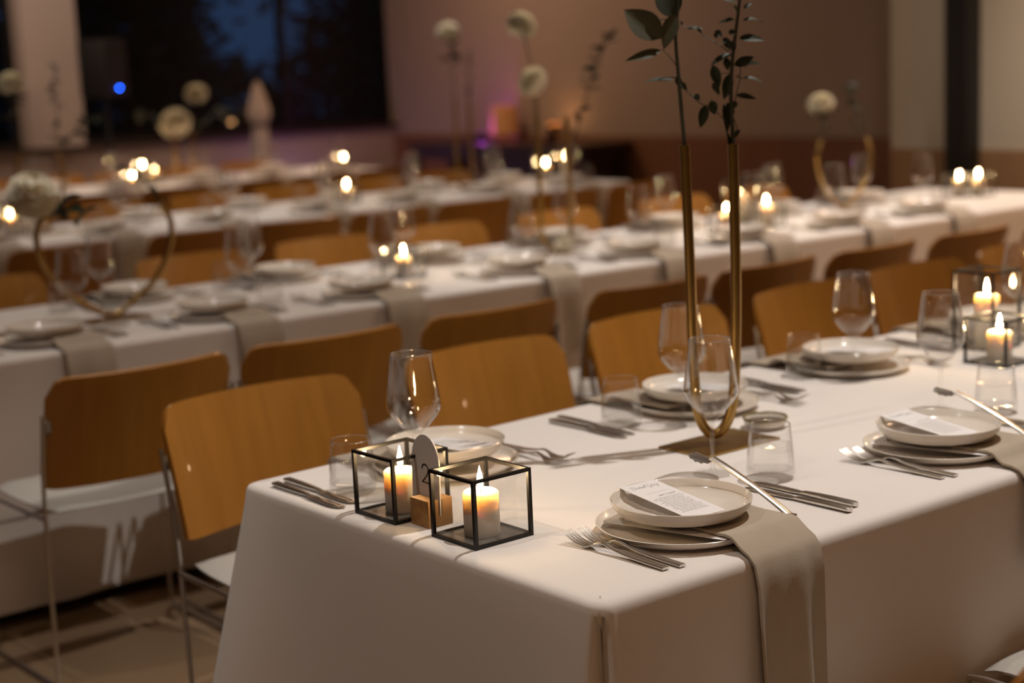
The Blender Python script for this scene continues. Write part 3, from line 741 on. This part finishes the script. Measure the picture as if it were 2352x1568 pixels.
b.add([(-.0013, .0092, -.0014), (-.0013, -.0092, -.0014), (-.0013, -.0092, .0014), (-.0013, .0092, .0014)], [(0, 1, 2, 3)])
put('numeral', b.mesh('numeral', 'bronze_ink', smooth=False), arch, (0, 0, .066), label='bronze printed numeral 2')

# ------------------------------------------------------------------ U vase with branches, dish
ub = at_z(1640, 1000, .757); du = (ub - CAM).dot(FWH)
ctrl = [(1572, 333), (1579, 480), (1586, 640), (1591, 780), (1596, 880), (1602, 940), (1617, 980), (1641, 996), (1664, 980), (1680, 940), (1687, 880), (1690, 780), (1690, 640), (1687, 480), (1683, 330)]
path = catmull([at_d(px, py, du) for px, py in ctrl], 5)
t = empty('brass_vase', (2.14, 2.07, .7405), 0, label='brass U shaped tube vase on a flat plate, front table', cat='vase')
inv = Matrix.Translation((-2.14, -2.07, -.7405))
b = MB(); b.tube([inv @ p for p in path], .0098, 14); put('tube', b.mesh('tube', 'brass', angle=60), t)
b = MB(); b.box(-.10, .10, -.062, .062, 0, .004); put('base_plate', b.mesh('base_plate', 'brass', smooth=False), t)
def leaf_mesh(kind):
    b = MB(); g = []; nl, nw = 9, 5
    for j in range(nl):
        v = j / (nl - 1); wd = .5 * (math.sin(math.pi * v ** .8) ** .9 if 0 < v < 1 else 0) + .006; r_ = []
        for i in range(nw):
            u = -1 + 2 * i / (nw - 1)
            r_.append((u * wd, v, (.10 * abs(u) * wd * 2) + [(-.12 * v * v), (.14 * math.sin(v * 3) - .10 * v), (-.30 * v ** 2.2)][kind]))
        g.append(r_)
    b.sheet(g, .004); return b.mesh('leaf', 'leaf', angle=70)
LEAF = [leaf_mesh(k) for k in range(3)]
LEAF_O = []
for k in range(3):
    me = LEAF[k].copy(); me.materials.clear(); me.materials.append(MATS['leaf_olive']); LEAF_O.append(me)
def leaf_px(parent, org, a, bb, wpx, d, dd=0, roll=0, kind=0, olive=False):
    """a leaf from pixel a (base) to bb (tip) at distance d; dd tilts the tip away"""
    A = at_d(*a, d); B = at_d(*bb, d + dd); Y = B - A; L = Y.length; Yn = Y.normalized()
    view = -FW; Z = (view - Yn * view.dot(Yn)).normalized(); Z = Matrix.Rotation(roll * .5, 3, Yn) @ Z; X = Yn.cross(Z)
    wd = wpx / FPX * d
    if wd < .42 * L and olive is False:      # a level leaf seen nearly edge on
        real = .40 * L; tilt = math.acos(max(.05, min(1, wd / real))) * .92; wd = real
        Za = Matrix.Rotation(tilt, 3, Yn) @ Z; Zb = Matrix.Rotation(-tilt, 3, Yn) @ Z
        Z = Za if Za.z > Zb.z else Zb; X = Yn.cross(Z)
    M4 = Matrix.Identity(4)
    for i in range(3): M4[i][0] = X[i] * wd; M4[i][1] = Yn[i] * L; M4[i][2] = Z[i] * L * .6; M4[i][3] = A[i] - org[i]
    o = put('leaf', (LEAF_O if olive else LEAF)[kind], parent); o.matrix_local = M4
def branch(name_label, stem_px, d, leaves, twigs, org):
    t = empty('leafy_branch', org, 0, label=name_label, cat='branch', group='branches in the brass U vase')
    P = catmull([at_d(px, py, d) - Vector(org) for px, py in stem_px], 4); n = len(P)
    b = MB(); b.tube(P, [.0042 - .0018 * i / n for i in range(n)], 7); put('stem', b.mesh('stem', 'stem_green'), t)
    for tw in twigs:
        P = catmull([at_d(px, py, d) - Vector(org) for px, py in tw], 3); b = MB(); b.tube(P, .0010, 5); put('twig', b.mesh('twig', 'stem_green'), t)
    for q in leaves:
        a, bb, wpx = q[0], q[1], q[2]; o = q[3] if len(q) > 3 else {}
        leaf_px(t, Vector(org), a, bb, wpx, d, o.get('dd', random.uniform(-.02, .02)), o.get('roll', random.uniform(-.4, .4)), o.get('k', random.randrange(3)), o.get('olive', False))
tl = at_d(1572, 333, du); tr_ = at_d(1683, 330, du)
branch('broad leaved branch rising from the brass vase, the one with big leaves', [(1574, 400), (1572, 332), (1563, 230), (1558, 166), (1552, 89), (1556, 30), (1560, -60), (1566, -160)], du, [
    ((1519, 88), (1434, 20), 66, dict(roll=.2, k=0, olive=True, dd=.01)), ((1551, 32), (1524, 112), 38, dict(roll=.35, k=0, olive=True, dd=-.02)),
    ((1546, 42), (1522, -50), 60, dict(roll=-.2, k=0, dd=.02)), ((1519, 116), (1437, 138), 21, dict(roll=.1, k=0, olive=True)),
    ((1552, 186), (1479, 183), 11, dict(roll=.1, k=0)), ((1563, 188), (1578, 208), 13), ((1596, 216), (1606, 230), 14), ((1621, 241), (1609, 294), 24, dict(roll=0, k=0)),
    ((1634, 230), (1642, 264), 22, dict(roll=.2, k=0)), ((1553, 175), (1564, 200), 16), ((1578, 68), (1616, 66), 7), ((1600, 62), (1612, 76), 8), ((1562, 50), (1569, 58), 8),
    ((1560, -50), (1500, -110), 60), ((1562, -70), (1630, -120), 56), ((1564, -120), (1540, -220), 50)],
    [[(1555, 178), (1530, 178), (1512, 182)], [(1558, 185), (1580, 212), (1610, 238), (1632, 245)], [(1553, 150), (1538, 130), (1519, 112)], [(1550, 45), (1530, 44), (1512, 46)], [(1566, 60), (1600, 66), (1616, 82), (1640, 96), (1662, 110), (1676, 122)], [(1632, 245), (1650, 262), (1668, 278)]], tl)
branch('small leaved branch rising from the brass vase, the bushy one', [(1687, 400), (1685, 342), (1679, 230), (1681, 153), (1688, 89), (1696, 25), (1703, -40), (1710, -140)], du + .01, [
    ((1697, 87), (1756, 90), 17, dict(k=0, roll=.3)), ((1706, 48), (1757, 50), 12, dict(k=1)), ((1686, 150), (1733, 130), 22, dict(k=0, roll=.2)), ((1690, 219), (1738, 225), 15, dict(k=0)),
    ((1706, 180), (1755, 190), 8, dict(k=1)), ((1688, 45), (1648, 51), 11, dict(k=0)), ((1681, 124), (1632, 142), 16, dict(k=2, roll=.3)), ((1637, 149), (1653, 201), 24, dict(k=0)), ((1637, 190), (1653, 217), 15),
    ((1668, 132), (1672, 162), 16), ((1676, 170), (1664, 228), 26, dict(k=0)), ((1662, 238), (1673, 306), 21, dict(k=0)), ((1667, 300), (1674, 346), 10), ((1662, 86), (1679, 114), 18), ((1674, 70), (1690, 80), 14), ((1701, 298), (1685, 318), 8),
    ((1662, 0), (1696, 8), 12), ((1684, 14), (1698, 32), 12), ((1643, 70), (1658, 84), 15), ((1640, 84), (1650, 78), 12), ((1676, 95), (1690, 112), 18), ((1690, 232), (1684, 250), 14), ((1668, 236), (1690, 262), 16),
    ((1708, 20), (1726, 6), 9), ((1712, 12), (1730, 24), 8), ((1706, 0), (1722, -12), 9), ((1704, -40), (1750, -60), 16), ((1704, -60), (1660, -80), 16), ((1706, -90), (1752, -120), 16), ((1708, -120), (1668, -150), 16),
    ((1686, 146), (1718, 150), 5), ((1714, 150), (1746, 146), 7, dict(k=1))],
    [[(1686, 240), (1694, 205), (1700, 178), (1692, 172)], [(1684, 270), (1692, 290), (1690, 310)], [(1690, 176), (1708, 180)], [(1680, 168), (1664, 168), (1655, 170)], [(1700, 175), (1702, 150), (1712, 150)]], tr_)
def dish(x, y, label):
    t = empty('sauce_dish', (x, y, .7405), 0, label=label, cat='dish', group='small dishes beside the vases')
    b = MB(); b.lathe([(.0005, 0), (.030, 0), (.036, .003), (.0425, .012), (.0435, .021), (.0425, .022), (.0410, .021), (.0395, .012), (.033, .006), (.0005, .0055)], 32); put('bowl', b.mesh('bowl', 'glaze', angle=60), t)
    b = MB(); b.lathe([(.0438, .0185), (.0445, .021), (.0435, .0228), (.0415, .0225), (.0405, .0195)], 32, True); put('rim', b.mesh('rim', 'olive_glaze', angle=80), t, label='olive brown glazed rim')
    b = MB(); b.lathe([(.0005, .0128), (.0388, .0128), (.0385, .0105), (.0005, .0105)], 24); put('contents', b.mesh('contents', 'oil'), t, label='dark sauce')
dish(2.298, 2.098, 'small round sauce dish behind the water tumbler, front table')

# ------------------------------------------------------------------ flowers and vases on the other tables
def bloom_mesh(seed, n=110, flat=.8, heart=False):
    rng = random.Random(seed); b = MB()
    for i in range(n):
        f = (i + .5) / n; th = 2.39996 * i; ph = math.acos(1 - 1.75 * f)
        d = Vector((math.sin(ph) * math.cos(th), math.sin(ph) * math.sin(th), math.cos(ph) * flat)); r0 = .56; L = .44 * rng.uniform(.9, 1.08)
        dn = d.normalized(); side = Vector((-math.sin(th), math.cos(th), 0)); upv = dn.cross(side)
        wd = .19 * rng.uniform(.9, 1.15) + .06 * f; vs = []
        for j, (q, w_) in enumerate(((0, .35), (.45, 1), (.85, .8), (1, .25))):
            for k in (-1, 0, 1): vs.append(d * (r0 + L * q) + side * (k * wd * w_) + upv * (-.10 * q + .05 * abs(k) * w_) + dn * (.05 * abs(k) * w_))
        b.add(vs, [(j * 3 + k, j * 3 + k + 1, j * 3 + k + 4, j * 3 + k + 3) for j in range(3) for k in range(2)])
    b.lathe([(.01, -.55), (.42, -.42), (.72, 0), (.6, .36), (.32, .58), (.01, .64)], 12)
    return b.mesh('bloom', 'petal', angle=180)
BLOOM = bloom_mesh(4)
def flower(base, top, rad, label, group, tilt=(0, 0), leaves=0, bend=None):
    base = Vector(base); top = Vector(top); t = empty('dahlia', base, 0, label=label, cat='flower', group=group)
    mid = (top - base) * .5 + (Vector(bend) if bend else Vector((0, 0, 0)))
    P = catmull([(0, 0, 0), mid, top - base], 6); b = MB(); b.tube(P, .0028, 6); put('stem', b.mesh('stem', 'stem_green'), t)
    put('bloom', BLOOM, t, top - base, (tilt[0], tilt[1], random.uniform(0, 6)), (rad, rad, rad))
    for i in range(leaves):
        k = int(len(P) * (.5 + .4 * i / max(1, leaves))); a = random.uniform(0, 6.28); L = random.uniform(.05, .09)
        put('leaf', LEAF[i % 3], t, P[min(k, len(P) - 1)], (random.uniform(-.6, .6), random.uniform(-.5, .5), a), (L * .45, L, L))
def greenery(base, tip, label, group, n=12, L=.06, spread=1.0):
    base = Vector(base); tip = Vector(tip); t = empty('green_sprig', base, 0, label=label, cat='branch', group=group)
    mid = (tip - base) * .55 + Vector((0, 0, .03)); P = catmull([(0, 0, 0), mid, tip - base], 8); b = MB(); b.tube(P, [.003 - .002 * i / len(P) for i in range(len(P))], 6); put('stem', b.mesh('stem', 'stem_green'), t)
    for i in range(n):
        k = int(len(P) * (.22 + .77 * i / n)); l = L * random.uniform(.7, 1.2)
        put('leaf', LEAF[i % 3], t, P[min(k, len(P) - 1)], (random.uniform(-.7, .9), random.uniform(-.6, .6), random.uniform(0, 6.28)), (l * .5, l, l))
def u_vase(x, y, rot, half, h, label, flare=0):
    t = empty('brass_vase', (x, y, .7405), rot, label=label, cat='vase', group='brass vases on the rear tables'); b = MB()
    P = []
    for k in range(9): P.append((-half - flare * math.sin(math.pi * (k / 8) * .75), 0, h - (h - half - .012) * k / 8)) if flare == 0 else None
    if flare == 0:
        P = [(-half, 0, h - (h - half - .012) * k / 6) for k in range(7)] + [(half * math.cos(a), 0, half + .012 + half * math.sin(a)) for a in [math.pi * (1 + k / 10) for k in range(1, 10)]] + [(half, 0, half + .012 + (h - half - .012) * k / 6) for k in range(7)]
    else:   # horseshoe: arms swell outward and lean in at the top
        P = catmull([(-half * .84, 0, h), (-half * .98, 0, h * .82), (-half * .92, 0, h * .58), (-half * .68, 0, h * .32), (-half * .32, 0, .050), (0, 0, .014), (half * .32, 0, .050), (half * .68, 0, h * .32), (half * .92, 0, h * .58), (half * .98, 0, h * .82), (half * .84, 0, h)], 4)
    b.tube(P, .0095, 10); put('tube', b.mesh('tube', 'brass', angle=60), t)
    b = MB(); b.box(-.10, .10, -.062, .062, 0, .004); put('base_plate', b.mesh('base_plate', 'brass', smooth=False), t)
    return t
FG = 'white dahlias in the brass vases'; GG = 'green sprigs in the brass vases'
# second table, middle: U vase with two dahlias
pA = at_y(1245, 560, 4.72); pB = at_y(1313, 560, 4.72); vx, vy = (pA.x + pB.x) / 2, 4.72
u_vase(vx, vy, 0, (pB.x - pA.x) / 2, .52, 'brass U vase mid second table holding two white dahlias')
f1 = at_y(1197, 57, 4.72); f2 = at_y(1222, 187, 4.70); g1 = at_y(1400, 80, 4.74)
flower((pA.x, vy, 1.10), f1, .060, 'highest white dahlia over the second table', FG, (.3, -.4), bend=(.03, 0, 0))
flower((pA.x + .005, vy, 1.10), f2, .060, 'white dahlia just below the highest one, second table', FG, (.9, -.6))
greenery((pB.x, vy, 1.10), g1, 'green sprig leaning to the right of two white dahlias', GG, 24, .06)
an = at_y(1280, 577, 4.70)
flower((an.x + .03, 4.715, .745), (an.x, 4.66, .784), .036, 'low white flower at the foot of the middle vase', FG, (1.2, -.5))
dish(an.x + .16, 4.86, 'small sauce dish by the low white flower, second table')
# second table, left: horseshoe vase
u_vase(2.11, 4.62, 0, .226, .345, 'brass horseshoe vase at the left end of second table', 1)
hl = at_y(70, 470, 4.62)
flower((2.11 - .19, 4.62, 1.075), (hl.x, 4.60, hl.z + .03), .078, 'large white dahlia low at the left picture edge, second table', FG, (.5, -.2))
greenery((2.11 - .19, 4.62, 1.075), (hl.x + .13, 4.58, 1.03), 'drooping green leaf under the large left dahlia', GG, 5, .11)
greenery((2.11 + .19, 4.62, 1.075), (2.11 + .10, 4.64, 1.20), 'small green sprig on the horseshoe vase arm', GG, 6, .05)
# second table, right
u_vase(5.76, 4.75, 0, .19, .33, 'brass horseshoe vase far along the second table', 1)
fr = at_y(1885, 238, 4.75)
flower((5.76 - .15, 4.75, 1.06), fr, .062, 'single white dahlia at the right before the plain wall', FG, (.2, .2), 4)
g2 = at_y(1945, 195, 4.75); greenery((5.76 + .15, 4.75, 1.06), g2, 'green sprig beside the single right dahlia', GG, 16, .05)
# third table
u_vase(5.84, 7.70, 0, .055, .54, 'brass U vase toward the right end of third table'); f3 = at_y(1030, 72, 7.7)
flower((5.79, 7.70, 1.27), f3, .070, 'white dahlia against the mauve wall, third table', FG, (.2, 0), 9)
g3 = at_y(1075, 180, 7.7); greenery((5.895, 7.70, 1.27), (g3.x + .02, 7.70, 1.55), 'green sprig beside the dahlia on the mauve wall', GG, 12, .05)
u_vase(3.2, 7.70, 0, .12, .40, 'brass horseshoe vase at the left of third table', 1); f4 = at_y(25, 190, 7.7)
flower((3.10, 7.70, 1.13), f4, .068, 'white dahlia at the upper left picture edge', FG, (.2, 0), 5)
g4 = at_y(130, 150, 7.7); greenery((3.30, 7.70, 1.13), g4, 'dark leafy sprig before the pale pillar', GG, 18, .06)
g5 = at_y(220, 300, 7.7); greenery((3.30, 7.70, 1.13), (3.52, 7.72, 1.30), 'spreading dark sprig below the blue light', GG, 14, .07)
# rearmost table
u_vase(5.50, 10.6, 0, .07, .36, 'brass U vase on the rearmost table'); f5 = at_y(450, 215, 10.6); f6 = at_y(402, 283, 10.6)
flower((5.57, 10.6, 1.09), f5, .085, 'higher of two dahlias before the dark window', FG, (.3, .2), 4)
flower((5.43, 10.6, 1.09), f6, .12, 'large low dahlia before the dark window', FG, (.7, 0), 8)
greenery((5.43, 10.6, 1.09), (5.15, 10.62, 1.25), 'dark sprig left of the large low window dahlia', GG, 12, .09)
greenery((5.57, 10.6, 1.09), (5.95, 10.62, 1.22), 'dark sprig right of the large low window dahlia', GG, 12, .09)

# ------------------------------------------------------------------ lanterns on the other tables
LPOS = [(2.11, 4.62), (5.76, 4.75), (4.03, 4.72)]
L2 = [(926, 578, 4.66, .108, .075, 'lantern between the third and fourth places of second table'),
      (1668, 480, 4.60, .108, .07, 'front lantern of the bright cluster on second table'), (1760, 462, 4.62, .108, .07, 'right lantern of the bright cluster on second table'),
      (1700, 440, 4.86, .108, .085, 'back lantern of the bright cluster on second table'), (2203, 402, 4.72, .108, .085, 'left one of two far right lanterns, second table'), (2247, 400, 4.66, .108, .085, 'right one of two far right lanterns, second table'),
      (22, 488, 7.72, .108, .085, 'left edge lantern on third table'), (796, 423, 7.66, .108, .085, 'middle lantern on third table'), (1253, 373, 7.72, .19, .11, 'left one of two lanterns at third table end'), (1300, 357, 7.80, .19, .13, 'right one of two lanterns at third table end'),
      (304, 401, 10.42, .108, .06, 'left one of the pair near the window pillar'), (327, 377, 10.60, .19, .12, 'tall one of the pair near the window pillar'), (353, 387, 10.72, .108, .085, 'small one just right of the window pillar pair'), (789, 360, 10.55, .19, .11, 'lantern at the end of rearmost table')]
for px, py, y, h, ch, lb in L2:
    p = at_y(px, py, y); hh = max(.055, min(.15, p.z - .7436 - .017)); hl_ = .108 if hh < .09 else .19
    hh = round(hh * 200) / 200; LPOS.append((p.x, p.y))
    lantern(p.x, p.y, random.uniform(-.15, .15), 'glass ' + lb if lb.startswith('lantern') else lb, GL, .108, hl_, hh, .0285, .4, clabel='lit candle inside the ' + lb)

# ------------------------------------------------------------------ settings on the other tables
g2n = 'near side of the second table'
cutS = dict(f1=(-.20, -.10), f2=(-.175, -.11), k=(.17, -.11), s=(.20, -.10))
def clear_of(x, y, r=.115):
    for lx, ly in LPOS:
        if abs(x - lx) < r and abs(y - ly) < r: x = lx + (r if x >= lx else -r)
    return x, y
def rowset(xs, y, face, edge, tname, side, tools, nap, seed, wo, to, small=True):
    g = '%s side of the %s' % (side, tname)
    for i, x in enumerate(xs):
        lab = '%s place from left, %s side of %s' % (ORD[i], side, tname); jx, jy = rj.uniform(-.015, .015), rj.uniform(-.012, .012)
        place(x + jx, y + jy, face, edge + jy * face, lab, g, seed + i, tools, False, small, hang=.26, nap=nap, cut=cutS)
        wine(*clear_of(x + wo[0] + rj.uniform(-.02, .02), y + wo[1] + rj.uniform(-.02, .02)), 'wine glass, ' + lab, 'wine glasses, ' + g, True)
        tumbler(*clear_of(x + to[0] + rj.uniform(-.02, .02), y + to[1] + rj.uniform(-.02, .02)), 'water tumbler, ' + lab, 'tumblers, ' + g, True)
rowset([1.78, 2.33, 2.88, 3.54, 4.09, 4.68, 5.26, 5.84], 4.385, 1, .195, 'second table', 'near', True, True, 100, (.17, .15), (.27, .10))
rowset([2.36, 2.93, 3.58, 4.25, 4.90, 5.55, 6.15], 4.975, -1, .228, 'second table', 'far', True, True, 120, (-.20, -.14), (-.27, -.04))
rowset([2.75, 3.35, 3.95, 4.55, 5.15, 5.75, 6.35], 7.375, 1, .195, 'third table', 'near', False, True, 140, (.17, .15), (.27, .10))
rowset([3.2, 3.85, 4.5, 5.1, 5.75, 6.35], 7.965, -1, .195, 'third table', 'far', False, False, 160, (-.18, -.12), (-.27, -.05))
rowset([4.2, 4.8, 5.4, 6.0, 6.55], 10.295, 1, .195, 'rearmost table', 'near', False, True, 180, (.17, .15), (.27, .10))
rowset([4.6, 5.2, 5.8, 6.4], 10.885, -1, .195, 'rearmost table', 'far', False, False, 190, (-.18, -.12), (-.27, -.05))
# ------------------------------------------------------------------ things along the walls
# console table by the back wall
ct = empty('console_table', (8.40, 10.40, 0), 0, label='long dark wood console table against the mauve back wall', cat='console')
b = MB(); b.box(-.26, .26, -1.17, 1.17, .79, .84); put('top', b.mesh('top', 'dark_wood', smooth=False, bevel=.004), ct)
b = MB(); b.box(-.22, .24, -1.10, 1.10, .70, .79); put('apron', b.mesh('apron', 'dark_wood', smooth=False), ct)
for sx in (-.20, .20):
    for sy in (-1.10, 1.10): b = MB(); b.box(sx - .035, sx + .035, sy - .035, sy + .035, 0, .70); put('leg', b.mesh('leg', 'dark_wood', smooth=False), ct)
b = MB(); b.box(-.2, .2, -1.06, -.05, .14, .17); put('shelf', b.mesh('shelf', 'dark_wood', smooth=False), ct)
b = MB(); b.box(-.18, .22, -1.06, -.02, .17, .70); put('cupboard', b.mesh('cupboard', 'dark_wood', smooth=False), ct)
# violet uplight
t = empty('uplight', (8.36, 10.78, .8405), 0, label='small black stage light glowing violet on the console', cat='lamp')
b = MB(); b.lathe([(.001, 0), (.05, 0), (.055, .01), (.05, .07), (.046, .075), (.042, .07), (.001, .062)], 20); put('housing', b.mesh('housing', 'black_metal'), t)
b = MB(); b.lathe([(.001, .072), (.04, .072), (.04, .066), (.001, .066)], 20); put('lens', b.mesh('lens', 'violet_lens'), t)
l = bpy.data.lights.new('violet_light', 'POINT'); l.energy = 1.3; l.color = (.85, .12, 1); l.shadow_soft_size = .03
lo = bpy.data.objects.new('violet_light', l); COL.objects.link(lo); lo.parent = t; lo.location = (0, 0, .12)
t = empty('uplight', (7.35, 12.15, 0), 0, label='small black floor uplight washing the low window wall lavender', cat='lamp')
b = MB(); b.lathe([(.001, 0), (.07, 0), (.075, .01), (.07, .11), (.064, .115), (.058, .11), (.001, .10)], 20); put('housing', b.mesh('housing', 'black_metal'), t)
b = MB(); b.lathe([(.001, .112), (.056, .112), (.056, .104), (.001, .104)], 20); put('lens', b.mesh('lens', 'violet_lens'), t)
l = bpy.data.lights.new('lavender_light', 'POINT'); l.energy = 5; l.color = (.55, .36, 1); l.shadow_soft_size = .04
lo = bpy.data.objects.new('lavender_light', l); COL.objects.link(lo); lo.parent = t; lo.location = (0, 0, .18)
def box_lamp(y, w_, h, label, watts):
    t = empty('table_lamp', (8.50, y, .8405), 0, label=label, cat='lamp', group='amber lamps on the console')
    b = MB(); b.lathe([(.001, 0), (.06, 0), (.06, .012), (.014, .02), (.012, .06), (.001, .06)], 16); put('base', b.mesh('base', 'dark_wood'), t)
    b = MB(); b.lathe([(w_ * .8, .055), (w_, .055), (w_ * .92, h), (w_ * .90, h), (w_ * .97, .06)], 24); put('shade', b.mesh('shade', 'amber_paper', angle=60), t)
    l = bpy.data.lights.new('lamp_light', 'POINT'); l.energy = watts; l.color = (1, .5, .2); l.shadow_soft_size = .03
    lo = bpy.data.objects.new('lamp_light', l); COL.objects.link(lo); lo.parent = t; lo.location = (0, 0, .16)
box_lamp(10.62, .12, .29, 'dim amber shaded lamp beside the violet light', .5)
box_lamp(9.98, .07, .14, 'small amber lamp near the console end', .8)
t = empty('potted_plant', (8.38, 9.88, .8405), 0, label='small dark plant in a pot on the console', cat='plant')
b = MB(); b.lathe([(.001, 0), (.04, 0), (.052, .07), (.046, .07), (.04, .06), (.001, .06)], 16); put('pot', b.mesh('pot', 'dark_wood'), t)
for i in range(10): put('leaf', LEAF[i % 3], t, (0, 0, .062), (.9, 0, i * .63), (.04, .09, .09))
# speaker on a tripod with a blue light
p = at_y(236, 150, 11.85)
t = empty('speaker', (p.x, 11.85, 0), .5, label='black loudspeaker on a stand with a blue indicator light', cat='speaker')
b = MB(); b.box(-.14, .14, -.13, .13, 1.36, 1.80); put('cabinet', b.mesh('cabinet', 'speaker_black', bevel=.015), t)
b = MB(); b.box(-.125, .125, -.136, -.131, 1.38, 1.78); put('grille', b.mesh('grille', 'black_metal', smooth=False), t)
b = MB(); b.tube([(0, 0, .05), (0, 0, 1.36)], .018, 10); put('pole', b.mesh('pole', 'speaker_black'), t)
for k in range(3):
    a = k * 2.094 + .3; b = MB(); b.tube([(0, 0, .62), (.30 * math.cos(a), .30 * math.sin(a), .02)], .011, 8); put('leg', b.mesh('leg', 'speaker_black'), t)
b = MB()
b.lathe([(.0002, -.006), (.004, -.0045), (.006, 0), (.004, .0045), (.0002, .006)], 12)
put('indicator_light', b.mesh('indicator_light', 'blue_led'), t, (0, -.141, 1.425), label='blue indicator light')
# closed parasol
t = empty('parasol', (6.92, 11.95, 0), 0, label='tall closed pale parasol standing before the wide window', cat='parasol')
b = MB(); b.lathe([(.001, 0), (.20, 0), (.20, .05), (.05, .07), (.03, .12), (.001, .12)], 20); put('base', b.mesh('base', 'speaker_black'), t)
b = MB(); b.tube([(0, 0, .1), (0, 0, 1.40)], .018, 10); put('pole', b.mesh('pole', 'parasol_canvas'), t)
b = MB(); prof = [(.006, 1.43), (.03, 1.39), (.058, 1.30), (.085, 1.20), (.09, 1.15), (.075, 1.10), (.058, 1.065), (.062, 1.0), (.072, .9), (.08, .8), (.088, .70), (.095, .60), (.09, .59), (.03, .62)]
vs = []; fs = []; n = 32
for r_, z in prof:
    for i in range(n): a = 2 * math.pi * i / n; q = r_ * (1 + .16 * math.cos(8 * a)); vs.append((q * math.cos(a), q * math.sin(a), z))
for j in range(len(prof) - 1):
    for i in range(n): fs.append((j * n + i, j * n + (i + 1) % n, (j + 1) * n + (i + 1) % n, (j + 1) * n + i))
b.add(vs, fs); put('canopy', b.mesh('canopy', 'parasol_canvas', angle=80), t)
b = MB(); b.lathe([(.070, 1.075), (.074, 1.065), (.070, 1.055)], 20); put('tie', b.mesh('tie', 'dark_wood'), t)
